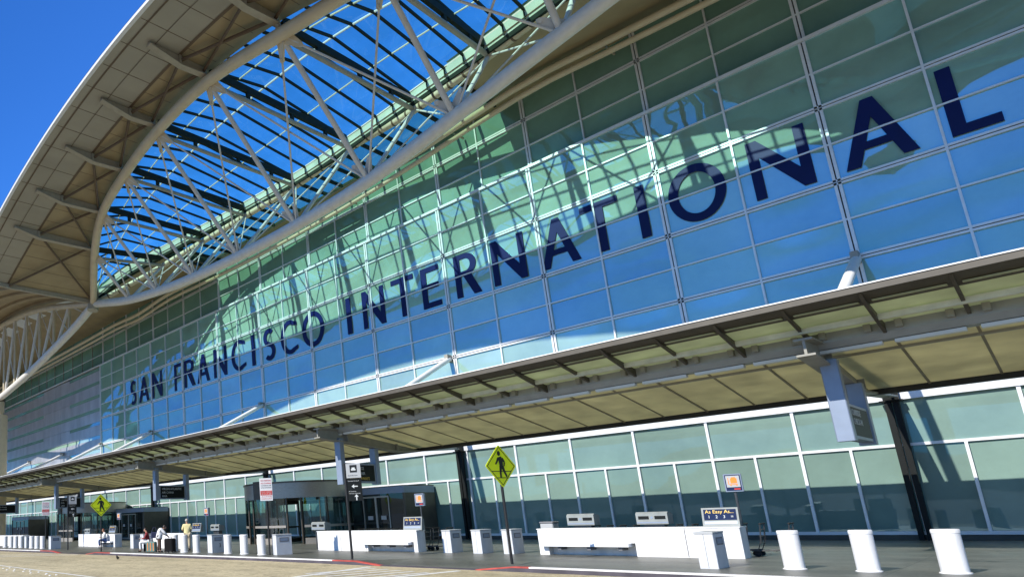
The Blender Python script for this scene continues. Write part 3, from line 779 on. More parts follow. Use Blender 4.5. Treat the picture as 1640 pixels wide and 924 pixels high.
LET = [('S',-63.4,-62.06),('A',-61.47,-59.31),('N',-58.6,-56.58),('F',-54.2,-52.95),('R',-52.4,-50.5),('A',-50.13,-48.07),('N',-47.37,-45.34),('C',-44.63,-42.6),('I',-41.75,-41.3),('S',-40.12,-38.7),('C',-37.95,-35.99),('O',-35.4,-33.0),('I',-30.7,-30.25),('N',-29.16,-27.18),('T',-26.52,-24.68),('E',-24.1,-22.72),('R',-21.61,-19.93),('N',-19.1,-17.07),('A',-16.23,-14.14),('T',-13.88,-12.01),('I',-11.2,-10.78),('O',-9.84,-7.56),('N',-6.63,-4.62),('A',-3.71,-1.63),('L',-.8,.45)]
FS = empty('facade_sign','dark navy letters reading SAN FRANCISCO INTERNATIONAL across the glass facade','sign',(0,YW,15))
for ch, xa, xb in LET:
    z0, hh = 15.22, 2.86
    cu = bpy.data.curves.new('letter','CURVE'); cu.dimensions = '2D'; cu.fill_mode = 'BOTH'; cu.extrude = .012
    for pl in glyph(ch, xb-xa, hh, .405):
        sp = cu.splines.new('POLY'); sp.points.add(len(pl)-1); sp.use_cyclic_u = True
        for q, p in zip(sp.points, pl): q.co = (p[0],p[1],0,1)
    t_ = bpy.data.objects.new('letter', cu); COL.objects.link(t_); bpy.context.view_layer.update()
    me = bpy.data.meshes.new_from_object(t_.evaluated_get(bpy.context.evaluated_depsgraph_get())); bpy.data.objects.remove(t_)
    me.materials.clear(); me.materials.append(M['navy'])
    o = bpy.data.objects.new('letter', me); COL.objects.link(o)
    o.location = (xa, -.05, z0-15); o.rotation_euler = (R(90),0,0); attach(o, FS)

# ------------------------------------------------------------------ entrance canopy
C = empty('entrance_canopy','long cream panelled steel canopy along the front of the glass facade','canopy',(0,0,0))
cz = lambda y: 6.88-.1526*(y-23.4)
CX0, CX1 = -118., 19.
def cstrip(y0, y1, name, m, dz=0, th=.04):
    return MB().add([(x,y,cz(y)+dz+t) for t in (0,th) for x,y in ((CX0,y0),(CX1,y0),(CX1,y1),(CX0,y1))],[(0,3,2,1),(4,5,6,7),(0,1,5,4),(1,2,6,5),(2,3,7,6),(3,0,4,7)]).build(name,m,C)
cstrip(23.9,26.1,'outer_panel','can_glass'); cstrip(26.6,33.0,'inner_panel','can_panel')
fas = MB().box((CX0,23.28,cz(23.4)-.03),(CX1,23.4,cz(23.4)+.14)).add([(x,y,cz(y)-.02+t) for t in (0,.07) for x,y in ((CX0,23.4),(CX1,23.4),(CX1,24.35),(CX0,24.35))],[(0,3,2,1),(4,5,6,7),(0,1,5,4),(1,2,6,5),(2,3,7,6),(3,0,4,7)]).build('edge_fascia','can_dark',C)
MB().box((CX0,23.25,cz(23.4)+.142),(CX1,23.5,cz(23.4)+.175)).build('edge_trim','fascia',fas)
tubeo = MB().prism([(26.05,6.20),(26.2,6.02),(26.5,6.0),(26.68,6.16),(26.68,6.5),(26.05,6.55)],'x',CX0,CX1).build('long_beam','can_tube',C)
MB().box((CX0,32.95,cz(33)-.18),(CX1,33.25,cz(33)+.1)).build('inner_edge_beam','can_black',C)
rib = MB(); brk = MB(); lamp = MB(); gap_light = MB(); rib2 = MB()
nr = int((CX1-CX0)/(PW/2))
for i in range(nr):
    x = X0-.1-(i-15)*PW/2
    if not CX0 < x < CX1: continue
    maj = i % 2 == 0; hh = .3 if maj else .2
    vis = -82 < x < 6
    if vis: ra, rb, bs = MB(), MB(), [MB(), MB()]
    else: ra, rb, bs = rib, rib2, [brk, brk]
    ra.add([(x+dx,y,cz(y)-z) for dx in (-.035,.035) for y,z in ((23.42,.03),(26.08,.03),(26.08,hh),(23.9,hh*.55))],[(0,1,2,3),(7,6,5,4),(0,4,5,1),(1,5,6,2),(2,6,7,3),(3,7,4,0)])
    for q, s in enumerate((-.3,.3)):
        bs[q].box((x+s-.07,25.85,cz(26)-.22),(x+s+.07,26.04,cz(26)-.01))
    lamp.box((x+.12,26.2,5.90),(x+PW/2-.12,26.42,5.995))
    gap_light.box((x+.12,23.95,cz(23.95)-.075),(x+PW/2-.12,24.1,cz(24.1)-.025))  # pale boxes under the fascia stand in for light through an edge gap
    rb.add([(x+dx,y,cz(y)-z) for dx in (-.03,.03) for y,z in ((26.7,.004),(32.94,.004),(32.94,.05 if maj else .03),(26.7,.05 if maj else .03))],[(0,1,2,3),(7,6,5,4),(0,4,5,1),(1,5,6,2),(2,6,7,3),(3,7,4,0)])
    if vis:
        ro = ra.build('rib','can_dark',C); rb.build('inner_rib','can_rib',C)
        for b_ in bs: b_.build('bracket','can_steel',ro)
tag(rib.build('rib','can_dark',C),kind='stuff'); tag(brk.build('bracket','can_steel',C),kind='stuff'); lamp.build('lamp_strip','lamp_tube',tubeo); gap_light.build('gap_light_strip','can_glass',fas)
tag(rib2.build('inner_rib','can_steel',C),kind='stuff'); rib2 = MB(); rib2.box((CX0,28.3,cz(28.35)-.09),(CX1,28.42,cz(28.4)-.006)); rib2.build('inner_rail','can_steel',C)
MB().box((CX0,25.1,cz(25.25)-.2),(CX1,25.22,cz(25.3)-.03)).build('rail','purlin',C)
for i, x in enumerate(XBM):
    b = MB()
    b.prism([(24.6,5.72),(31,5.2),(37.1,5.55),(37.1,5.75),(32.9,5.36),(26.0,6.16),(24.6,6.12)],'x',x-.03,x+.03)
    b.prism([(24.55,5.66),(31,5.13),(37.1,5.49),(37.1,5.55),(31,5.2),(24.55,5.72)],'x',x-.2,x+.2)
    b.prism([(24.55,6.12),(26.0,6.16),(26.0,6.2),(24.55,6.18)],'x',x-.2,x+.2)
    b.box((x-.19,26.7,5.62),(x+.19,26.76,6.2)); b.box((x-.19,30.9,5.22),(x+.19,30.96,5.6))
    b.build('cross_beam','can_steel',C)
for x in [X0,-22.6,-40.6,-58.7,-70.4,-82,-94,13.8]:
    s = MB().tube([(x,37.5,11.4),(x,27.0,cz(27)+.02)],.17,12)
    s.build('tie_strut','white',C)
    MB().box((x-.12,37.15,11.2),(x+.12,37.66,11.65)).build('strut_shoe','can_steel',C)

# ------------------------------------------------------------------ signs hung from the canopy beams
def hung_sign(x, lines, label, y0=26.2, y1=29.0, sizes=.2, cols=None):
    e = empty('hanging_sign', label, 'sign', (x,(y0+y1)/2,3.3), 0, 'airline signs hung under the canopy')
    hw = (y1-y0)/2
    for s in (-1,1):
        top = 2.42 if s < 0 else 1.98
        MB().rbox((-.19,s*hw-.17,0),(.19,s*hw+.17,top),.02).build('sign_post','blue_grey',e)
    MB().rbox((-.15,-hw+.17,.08),(.15,hw-.17,1.12),.015).build('sign_frame','blue_grey',e)
    MB().box((.15,-hw+.3,.17),(.158,hw-.3,1.03)).build('sign_face','sign_black',e)
    MB().box((-.158,-hw+.3,.17),(-.15,hw-.3,1.03)).build('sign_face','sign_black',e)
    for k, t in enumerate(lines):
        text(t,'lettering',(cols[k] if cols else 'white_txt'),e,sizes,(.164,-hw+.42,.78-.27*k),(R(90),0,R(90)))
    return e
hung_sign(X0+.15,['CURBSIDE','CHECK-IN'],'grey box sign with dark panel hung from the nearest canopy beam at upper right',26.3,29.3,.26)
hung_sign(-22.6,['AIR FRANCE','KOREAN AIR','ASIAN AIRWAYS'],'black airline sign on blue posts right of the near revolving door, behind the arrow sign',cols=['white_txt','white_txt','yellow'],sizes=.22)
hung_sign(-40.6,['VIRGIN ATLANTIC','AIR CHINA','ANA'],'black sign reading VIRGIN ATLANTIC hung between two blue posts',sizes=.22)
hung_sign(-58.7,['UNITED','EVA','LAN'],'black sign on blue posts above the far revolving door, behind the crossing pole',sizes=.2)
hung_sign(-76.7,['U.S. Airways','International'],'farthest black sign on blue posts, beside the round column',sizes=.2)

# ------------------------------------------------------------------ doors
def revolving(cx, cy, r, label):
    e = empty('revolving_door', label, 'revolving door', (cx,cy,0), 0, 'drum shaped revolving doors')
    seg = 48
    def ring(r0, r1, z0, z1, a0=0, a1=360):
        mb = MB(); nseg = int(seg*(a1-a0)/360); rows = []
        for rr, zz in ((r1,z0),(r1,z1),(r0,z1),(r0,z0),(r1,z0)):
            rows.append([(rr*math.cos(R(a0+(a1-a0)*k/nseg)),rr*math.sin(R(a0+(a1-a0)*k/nseg)),zz) for k in range(nseg+1)])
        mb.grid(rows, True); return mb
    band = ring(r-.12,r,2.95,3.95).build('drum_band','steel',e)
    ring(r-.2,r+.06,3.95,4.05).build('drum_cap','bronze',band)
    MB().lathe([(r-.1,3.9),(.1,3.92)],(0,0,0),32).build('drum_ceiling','bronze',e)
    for a0, a1 in ((190,248),(262,300),(318,395),(30,80)):
        g = ring(r-.05,r-.03,.35,2.95,a0,a1).build('glass_panel','drum_glass',e)
        ring(r-.07,r-.005,1.05,1.2,a0,a1).build('mid_rail','steel',g)
        ring(r-.07,r-.004,0,.38,a0,a1).build('kick_plate','steel',g)
    for a in (188,219,250,260,281,302,316,342,368):
        x, y = (r-.03)*math.cos(R(a)),(r-.03)*math.sin(R(a))
        MB().box((x-.05,y-.05,0),(x+.05,y+.05,2.97)).build('door_post','bronze',e)
    for k in range(3):
        a = R(50+120*k); c_, s_ = math.cos(a), math.sin(a)
        mb = MB(); d = Vector((c_,s_,0)); nn_ = Vector((-s_,c_,0))*.025
        for u0,u1,z0,z1 in ((.1,r-.2,.05,.3),(.1,r-.2,2.6,2.85),(.1,.25,.3,2.6),(r-.35,r-.2,.3,2.6),(.25,r-.35,1.0,1.1)):
            q = [d*u0-nn_,d*u1-nn_,d*u1+nn_,d*u0+nn_]
            mb.add([(p.x,p.y,z0) for p in q]+[(p.x,p.y,z1) for p in q],[(0,3,2,1),(4,5,6,7),(0,1,5,4),(1,2,6,5),(2,3,7,6),(3,0,4,7)])
        lf = mb.build('door_leaf','bronze',e)
    MB().box((-.35,-r-.12,2.95),(.35,-r+.02,4.15)).build('drum_panel','can_dark',e)
    return e
revolving(-32.6,33.1,3.85,'steel banded revolving door drum in front of the facade, behind the near no parking sign')
revolving(-65.6,33.6,3.85,'far revolving door drum behind the left yellow crossing sign')
def portal(x0, x1, yf, h, label):
    e = empty('sliding_door', label, 'sliding door', ((x0+x1)/2,yf,0), 0, 'sliding door entrances in the facade')
    w2 = (x1-x0)/2; D = YW-yf-.15
    hd = MB().box((-w2,0,h-.42),(w2,D,h)).build('door_header','blue_grey',e)
    MB().box((-w2,.02,h),(w2,D,h+.05)).build('header_cap','can_dark',hd)
    MB().box((-w2,0,0),(-w2+.14,D,h-.42)).box((w2-.14,0,0),(w2,D,h-.42)).build('door_frame','can_dark',e)
    MB().box((-w2+.14,.06,0),(w2-.14,.1,h-.42)).build('door_screen','door_glass',e)
    for a, b in ((-w2*.46,0),(0,w2*.46)):
        lf = MB()
        lf.box((a,.0,.05),(a+.07,.06,h-.55)).box((b-.07,.0,.05),(b,.06,h-.55)).box((a+.07,.0,h-.65),(b-.07,.06,h-.55)).box((a+.07,.0,.05),(b-.07,.06,.2))
        d = lf.build('door_leaf','steel',e)
        MB().box((a+.35,-.006,1.35),(a+.75,.0,1.6)).build('door_sticker','grey_sign',d)
    return e
portal(-29.3,-24.8,34.4,3.4,'dark sliding door entrance with pale header right of the near revolving door')
portal(-62.4,-56.0,34.6,3.2,'dark sliding door entrance left of the VIRGIN ATLANTIC sign')
portal(-93.5,-87.0,34.6,3.1,'dark sliding door entrance under the farthest hanging sign')

# ------------------------------------------------------------------ pole signs
def ped_sign(x, y, label, zc=3.13, half=.69, rz=R(-11)):
    e = empty('crossing_sign', label, 'road sign', (x,y,0), rz, 'yellow green crossing signs on black poles')
    MB().tube([(0,0,0),(0,0,zc+.5)],.045,10).build('pole','pole_black',e)
    c = .05
    pl = [(0,-half),(c,-half+c*.6),(half-c*.6,-c),(half,0),(half-c*.6,c),(c,half-c*.6),(0,half),(-c,half-c*.6),(-half+c*.6,c),(-half,0),(-half+c*.6,-c),(-c,-half+c*.6)]
    f = MB().prism([(u,zc+v) for u,v in pl],'x',.05,.062).build('sign_plate','lime',e)
    # black border line and walking figure, 2 mm proud
    b = MB()
    k1, k2 = half-.05, half-.085
    ring = [(0,-1),(1,0),(0,1),(-1,0)]
    vs = [(.066,u*k1,zc+v*k1) for u,v in ring]+[(.066,u*k2,zc+v*k2) for u,v in ring]
    b.add(vs,[(i,(i+1)%4,4+(i+1)%4,4+i) for i in range(4)])
    b.build('border','ink',f)
    g = MB()
    def limb(p, q, w0, w1):
        p = Vector(p); q = Vector(q); d = (q-p).normalized(); m_ = Vector((-d.y,d.x))
        g.add([(.0665,a.x,zc+a.y) for a in (p-m_*w0,q-m_*w1,q+m_*w1,p+m_*w0)],[(0,1,2,3)])
    g.add([(.0665,-.04+.075*math.cos(R(30*k)),zc+.42+.085*math.sin(R(30*k))) for k in range(12)],[tuple(range(12))])
    g.add([(.0672,a,zc+b_) for a,b_ in ((-.1,.29),(.06,.32),(.12,.22),(.1,-.02),(-.06,-.03),(-.07,.12))],[tuple(range(6))])
    for p,q,w0,w1 in (((-.08,.27),(-.17,.13),.045,.035),((-.17,.13),(-.24,.06),.034,.028),((.09,.26),(.18,.13),.045,.035),((.18,.13),(.15,.0),.034,.028),((-.01,.0),(-.05,-.2),.065,.045),((-.05,-.2),(-.06,-.37),.045,.035),((.06,.0),(.13,-.18),.065,.045),((.13,-.18),(.22,-.35),.045,.035)): limb(p,q,w0,w1)
    g.add([(.068,a,zc+b_) for a,b_ in ((-.44,-.16),(.44,-.16),(.44,-.185),(-.44,-.185))],[(0,1,2,3)])
    g.add([(.068,a,zc+b_) for a,b_ in ((-.28,-.37),(.28,-.37),(.28,-.395),(-.28,-.395))],[(0,1,2,3)])
    g.build('walking_figure','ink',f)
    return e
ped_sign(-11.2,20.75,'large yellow green pedestrian crossing sign in front of the white barrier benches')
ped_sign(-37.3,19.75,'smaller looking yellow green pedestrian crossing sign beside the seated people',2.92,.70,R(-12))

def parking_sign(x, y, rz, label):
    e = empty('no_parking_sign', label, 'road sign', (x,y,0), rz, 'red and white no parking signs')
    MB().tube([(0,0,0),(0,0,3.62)],.04,8).build('pole','pole_black',e)
    f = MB().rbox((.045,-.30,2.54),(.06,.30,3.62),.004).build('sign_plate','white',e)
    MB().box((.061,-.28,2.80),(.064,.28,3.02)).build('red_band','red',f)
    for t, z, s, m_ in (('NO PARKING',3.47,.1,'red'),('NO STOPPING',3.34,.1,'red'),('LOADING OR',3.24,.075,'ink'),('UNLOADING',3.14,.075,'ink'),('TOW AWAY',2.93,.085,'white_txt'),('ZONE',2.83,.085,'white_txt'),('ACTIVE',2.71,.075,'red'),('LOADING ONLY',2.61,.075,'red')):
        text(t,'lettering',m_,f,s,(.067,-.25,z),(R(90),0,R(90)),w=.5,depth=.001)
parking_sign(-23.05,21.2,R(-35),'red and white no parking sign in front of the near revolving door')
parking_sign(-48.2,20.6,R(-20),'red and white no parking sign on the far kerb beside the grey bin')

def direction_sign(x, y, rz, label, two=True):
    e = empty('direction_sign', label, 'sign', (x,y,0), rz, 'black arrow signs on poles')
    MB().tube([(0,0,0),(0,0,3.8)],.05,8).build('pole','pole_black',e)
    W_ = .62
    MB().box((-.03,.05,3.2),(.03,W_,3.78)).build('sign_plate','grey_sign',e)
    MB().box((-.03,.05,2.28),(.03,W_,3.18)).build('sign_plate','sign_black',e)
    p = MB(); p.box((.031,.2,3.42),(.034,.48,3.72)); p.build('pictogram','ink',e)
    MB().prism([(.25,3.5),(.43,3.5),(.43,3.56),(.40,3.56),(.40,3.62),(.28,3.62),(.28,3.56),(.25,3.56)],'x',.035,.037).build('bus_shape','white_txt',e)
    def arrow(cy, cz_, up):
        q = MB()
        if up: q.add([(.036,cy+a,cz_+b_) for a,b_ in ((-.02,-.12),(.02,-.12),(.02,.02),(.08,.02),(0,.12),(-.08,.02),(-.02,.02))],[tuple(range(7))])
        else: q.add([(.036,cy+a,cz_+b_) for a,b_ in ((.12,-.02),(.12,.02),(-.02,.02),(-.02,.08),(-.12,0),(-.02,-.08),(-.02,-.02))],[tuple(range(7))])
        q.build('arrow','white_txt',e)
    arrow(.34,2.86,False); arrow(.38,2.42,True)
    for t, z in (('Passenger Drop-off',3.06),('All Terminals',2.64),('Domestic Terminals',2.56)): text(t,'lettering','white_txt',e,.055,(.036,.09,z),(R(90),0,R(90)),depth=.001)
    text('Shuttle Bus Zone','lettering','ink',e,.055,(.036,.1,3.28),(R(90),0,R(90)),depth=.001)
direction_sign(-17.5,20.5,R(-52),'black sign with white left and up arrows on the pole by the red kerb')
direction_sign(-42.6,19.9,R(-20),'far black and grey direction sign on a black pole near the far red kerb')

# ------------------------------------------------------------------ barrier benches with cart stands
def bench_barrier(x0, x1, y, bench, label):
    e = empty('barrier_bench', label, 'barrier', ((x0+x1)/2,y,0), 0, 'white concrete barriers with benches')
    w2 = (x1-x0)/2; cx = (x0+x1)/2; ny = .62
    b = MB(); segs = []
    if bench:
        a, c_ = bench[0]-cx, bench[1]-cx
        for p, q in ((-w2,a),(c_,w2)):
            if q-p > .05: b.rbox((p,0,0),(q,ny,.92),.012)
        b.rbox((a+.003,0,.44),(c_-.003,ny,.92),.012); b.box((a+.003,.34,0),(c_-.003,ny,.437))
        b.build('barrier_body','white_c',e)
        s = MB().rbox((a-.2 if a > -w2+.1 else a-.35,-.24,.32),(c_-.12,.335,.437),.012).build('bench_seat','white',e)
        for t in (.15,.5,.85):
            xx = a+(c_-a)*t; MB().box((xx-.06,-.12,0.2),(xx+.06,.335,.318)).build('seat_bracket','seam',s)
    else: b.rbox((-w2,0,0),(w2,ny,.92),.012).build('barrier_body','white_c',e)
    MB().rbox((-w2-.02,-.02,.921),(w2+.02,ny+.02,.955),.008).build('top_cap','white',e)
    sm = MB(); k = -w2+1.55
    while k < w2-.4:
        if not bench or not (bench[0]-cx < k < bench[1]-cx): sm.box((k-.013,-.002,.02),(k+.013,.05,.9))
        k += 1.55
    if sm.v: sm.build('joint','seam',e)
    return e
bench_barrier(-12.55,-6.5,25.35,(-12.2,-9.35),'long white barrier with bench at left and the As Easy As panel on its right')
bench_barrier(-23.7,-17.75,25.2,(-20.5,-17.95),'white barrier with a bench at its right end, behind the arrow sign pole')
bench_barrier(-48.7,-42.6,23.7,(-44.6,-42.8),'far white barrier with bench where a person in jeans sits')
bench_barrier(-37.6,-33.9,23.9,None,'plain white barrier behind the person in the white blouse')
bench_barrier(-66,-56.5,22.0,None,'white barrier at the far left end of the sidewalk behind bollards')

def cart_sign(x, y, label):
    e = empty('cart_rental_sign', label, 'sign', (x,y,0), R(10), 'luggage cart signs on poles')
    MB().tube([(0,.12,0),(0,.12,2.1)],.035,8).build('pole','cart',e)
    h = MB().rbox((-.22,.04,2.02),(.22,.22,2.58),.012).build('sign_box','blue_grey',e)
    MB().box((-.19,.035,2.05),(.19,.0395,2.55)).build('sign_frame','sign_blue',h)
    MB().box((-.165,.03,2.16),(.165,.0345,2.52)).build('sign_face','grey_sign',h)
    g = MB()
    for a, b_, c_, d in ((-.06,2.28,.1,2.44),(-.03,2.44,.07,2.475),(-.1,2.235,.11,2.255),(-.12,2.25,-.1,2.46)): g.box((a,.025,b_),(c_,.0295,d))
    for xx in (-.06,.08): g.tube([(xx,.025,2.22),(xx,.0295,2.22)],.018,10)
    g.build('cart_pictogram','orange',h)
    MB().box((0,.03,2.08),(.15,.0345,2.12)).build('sign_strip','red',h)
    return e
def cart_panel(x, y, label, z=.96, words=True):
    e = empty('cart_rental_board', label, 'sign', (x,y,z), R(6), 'luggage cart rental panels')
    MB().prism([(0,0),(.3,0),(.3,.45),(.14,.58)],'x',-.45,.45).build('panel_body','disp',e)
    tl = math.atan2(.58,.14)
    f = MB().add([(a,.138*((b_)/.58)-.006,b_) for a,b_ in ((-.4,.2),(.4,.2),(.4,.53),(-.4,.53))],[(0,1,2,3)]).build('panel_face','sign_blue',e)
    MB().add([(a,.138*(b_/.58)-.006,b_) for a,b_ in ((-.4,.08),(.4,.08),(.4,.16),(-.4,.16))],[(0,1,2,3)]).build('panel_strip','blue_grey',e)
    if words:
        text('As Easy As...','lettering','yellow',f,.15,(-.36,.138*.42/.58-.012,.41),(tl,0,0),w=.7,depth=.002)
        text('1    2    3    =','lettering','white_txt',f,.13,(-.3,.138*.26/.58-.012,.26),(tl,0,0),w=.6,depth=.002)
    return e
cart_panel(-6.95,25.45,'panel reading As Easy As on the long near barrier end'); cart_sign(-6.62,26.1,'orange luggage cart sign on a pole behind the As Easy As panel')
cart_panel(-18.05,25.35,'small rental panel on the barrier behind the arrow sign'); cart_sign(-18.0,26.0,'orange luggage cart sign on a pole right of the dark sliding doors')
cart_panel(-36.3,26.6,'rental panel on the pavement beside the man in the cream shirt'); cart_sign(-36.0,27.3,'orange luggage cart sign on a pole above the man in the cream shirt')
cart_panel(-47.6,26.2,'far rental panel behind the seated person in jeans'); cart_sign(-47.7,26.9,'farthest orange luggage cart sign, right of the left crossing sign')

def dispenser(x, y, label, z=1.06):
    e = empty('cart_dispenser', label, 'cart dispenser', (x,y,0), 0, 'luggage cart dispenser heads')
    MB().box((-.3,.05,0),(.3,.35,z)).build('pedestal','cart',e)
    h = MB().prism([(-.06,z),(.42,z),(.42,z+.34),(.02,z+.42),(-.06,z+.36)],'x',-.47,.47).build('head','disp',e)
    for a, b_ in ((-.40,-.08),(.09,.41)): MB().rbox((a,-.07,z+.17),(b_,-.061,z+.28),.003).build('window','sign_black',h)
    MB().tube([(.005,-.066,z+.225),(.005,-.061,z+.225)],.04,12).build('badge','blue_grey',h)
    MB().box((-.46,-.066,z+.04),(.46,-.0605,z+.08)).build('stripe','blue_grey',h)
    return e
dispenser(-11.35,26.3,'left white cart dispenser head behind the long near barrier',1.04)
dispenser(-9.05,26.3,'right white cart dispenser head behind the long near barrier',1.04)
dispenser(-24.3,26.0,'cart dispenser head at the left end of the barrier behind the arrow pole',1.0)
dispenser(-35.1,27.4,'cart dispenser head between the cream shirt man and the numbered bin',1.0)
dispenser(-49.6,25.0,'far cart dispenser head above the barrier with the person in jeans',.95)

# luggage carts nested in rows behind the barriers
def make_cart():
    e = empty('luggage_cart','steel luggage cart','luggage cart',(0,0,0))
    f = MB()
    for s in (-.22,.22): f.tube([(-.45,s,.16),(.4,s,.2),(.5,s,.45),(.56,s,1.0)],.018,6)
    for t in range(5): f.tube([(-.4+.18*t,-.22,.17),(-.4+.18*t,.22,.17)],.012,5)
    for z in (.42,.62,.82): f.tube([(.49+.07*(z-.42),-.22,z),(.49+.07*(z-.42),.22,z)],.014,5)
    f.build('cart_frame','cart',e)
    MB().tube([(.56,-.27,1.0),(.56,.27,1.0)],.024,8).build('handle','rubber',e)
    for x, y in ((-.4,0),(.38,-.2),(.38,.2)): MB().tube([(x,y-.025,.08),(x,y+.025,.08)],.08,12).build('wheel','rubber',e)
    return e
cart0 = make_cart(); first = True
for x0, nct, y, grp, lab in ((-12.0,14,26.75,'luggage carts nested behind the long near barrier','steel luggage cart in the nested row behind the long near barrier'),(-22.6,12,26.7,'luggage carts nested behind the arrow pole barrier','steel luggage cart in the nested row behind the arrow sign barrier')):
    for k in range(nct):
        last = k == nct-1
        lb = lab if not last else lab.replace('steel luggage cart in','end luggage cart at the right of')
        if first: cart0.location = (x0,y,0); cart0['label'] = lb; cart0['group'] = grp; first = False
        else:
            c = dup(cart0,(x0+k*.43+(.25 if last else 0),y,0),0,lb,grp)

# ------------------------------------------------------------------ bins
def make_bin():
    e = empty('pillar_bin','white pillar bin','bin',(0,0,0))
    MB().rbox((-.2,-.42,.0),(.2,.42,.9),.012).build('bin_body','bin',e)
    MB().rbox((-.212,-.435,.901),(.212,.435,.95),.01).build('bin_cap','grey_sign',e)
    fr = MB().box((.2005,-.24,.60),(.208,.26,.80)).build('slot_frame','seam',e)
    MB().box((.2085,-.19,.635),(.2105,.21,.765)).build('slot_plate','blue_grey',fr)
    MB().box((-.01,-.4225,.02),(.0,-.4205,.89)).build('bin_seam','seam',e)
    return e
b0 = make_bin(); first = True
BINS = [(-16.3,25.6,0,'left bin of the three white bins between the barrier benches'),(-14.95,25.6,0,'middle bin of the three white bins between the barrier benches'),(-13.72,25.7,0,'right bin of the three white bins, just right of the crossing sign pole'),
 (-6.25,21.75,0,'white bin standing alone in front of the long near barrier'),(-22.75,21.75,R(-15),'white bin at the foot of the near no parking sign'),(-27.95,21.8,0,'white bin numbered 3 among the middle bollards'),
 (-46.2,20.5,0,'grey sided bin below the far no parking sign'),(-38.9,23.4,0,'white bin right of the seated person in jeans'),(-37.9,23.6,0,'white bin behind the seated person in the red shirt'),(-51.9,20.8,0,'white bin between the far left bollards')]
for x, y, rz, lb in BINS:
    if first: b0.location = (x,y,0); b0.rotation_euler = (0,0,rz); b0['label'] = lb; b0['group'] = 'white pillar bins on the sidewalk'; first = False; bb = b0
    else: bb = dup(b0,(x,y,0),rz,lb,'white pillar bins on the sidewalk')
    if 'numbered' in lb: text('3','lettering','ink',bb,.3,(.209,.05,.27),(R(90),0,R(90)),depth=.001)

# ------------------------------------------------------------------ bollards
def bollard(x, y, r, label):
    o = MB().lathe([(r*1.14,0),(r*1.14,.02),(r*1.0,.03),(r*1.0,.86),(r*1.03,.865),(r*1.03,.935),(r*.98,.952)],(0,0,0),28).build('bollard','white_c')
    o.location = (x,y,0); return tag(o, label, 'bollard', 'white round bollards along the kerb')
for x, y, r, lb in [(-4.72,22.05,.2,'left of the three large bollards at the right of the photo'),(-3.42,22.0,.2,'middle of the three large bollards at the right of the photo'),(-2.13,22.2,.215,'rightmost large white bollard near the photo edge'),
  (-30.1,21.2,.205,'bollard just left of the man in the cream shirt'),(-29.05,21.3,.205,'bollard in front of the legs of the cream shirt man'),(-26.3,21.3,.205,'bollard right of the bin numbered 3'),(-24.95,21.25,.205,'second bollard left of the near no parking pole'),(-23.6,21.2,.205,'bollard immediately left of the near no parking pole'),
  (-31.75,21.7,.205,'bollard behind the black suitcase'),
  (-48.3,20.4,.205,'bollard left of the grey bin under the far no parking sign'),(-49.4,20.4,.205,'second bollard left of the far no parking pole'),(-50.5,20.4,.205,'third bollard left of the far no parking pole'),
  (-53.1,20.5,.205,'bollard just left of the far left white bin'),(-54.1,20.4,.205,'second bollard left of the far left white bin'),(-55.2,20.4,.205,'third bollard left of the far left white bin'),(-56.4,20.3,.205,'leftmost bollard at the photo edge')]:
    bollard(x,y,r,lb)
# grey trash box behind the barriers, dome bin at the right edge, dark totem
e = empty('trash_box','small grey trash box behind the three bins','bin',(-12.95,27.2,0))
MB().rbox((-.25,-.25,.35),(.25,.25,1.12),.03).build('box_body','grey_sign',e); MB().box((-.2,-.2,0),(.2,.2,.348)).build('box_foot','cart',e); MB().rbox((-.27,-.27,1.125),(.27,.27,1.18),.02).build('box_lid','seam',e)
e = empty('dome_bin','pale green dome topped bin at the right photo edge','bin',(-.85,30.3,0))
MB().lathe([(.3,0),(.34,1.0),(.36,1.02),(.36,1.1)],(0,0,0),24).build('bin_body','pale_green',e); MB().lathe([(.37,1.1),(.35,1.25),(.24,1.38),(.05,1.43)],(0,0,0),24).build('dome_lid','white',e)
e = empty('info_totem','dark framed sign with green face at the right photo edge','sign',(-.45,31.2,0))
MB().box((-.06,-.06,0),(.06,.06,2.2)).build('post','pole_black',e); MB().rbox((-.5,-.1,2.2),(.5,.1,3.5),.02).build('sign_frame','sign_black',e); MB().box((-.42,-.108,2.3),(.42,-.101,3.4)).build('sign_face','green_lit',e)

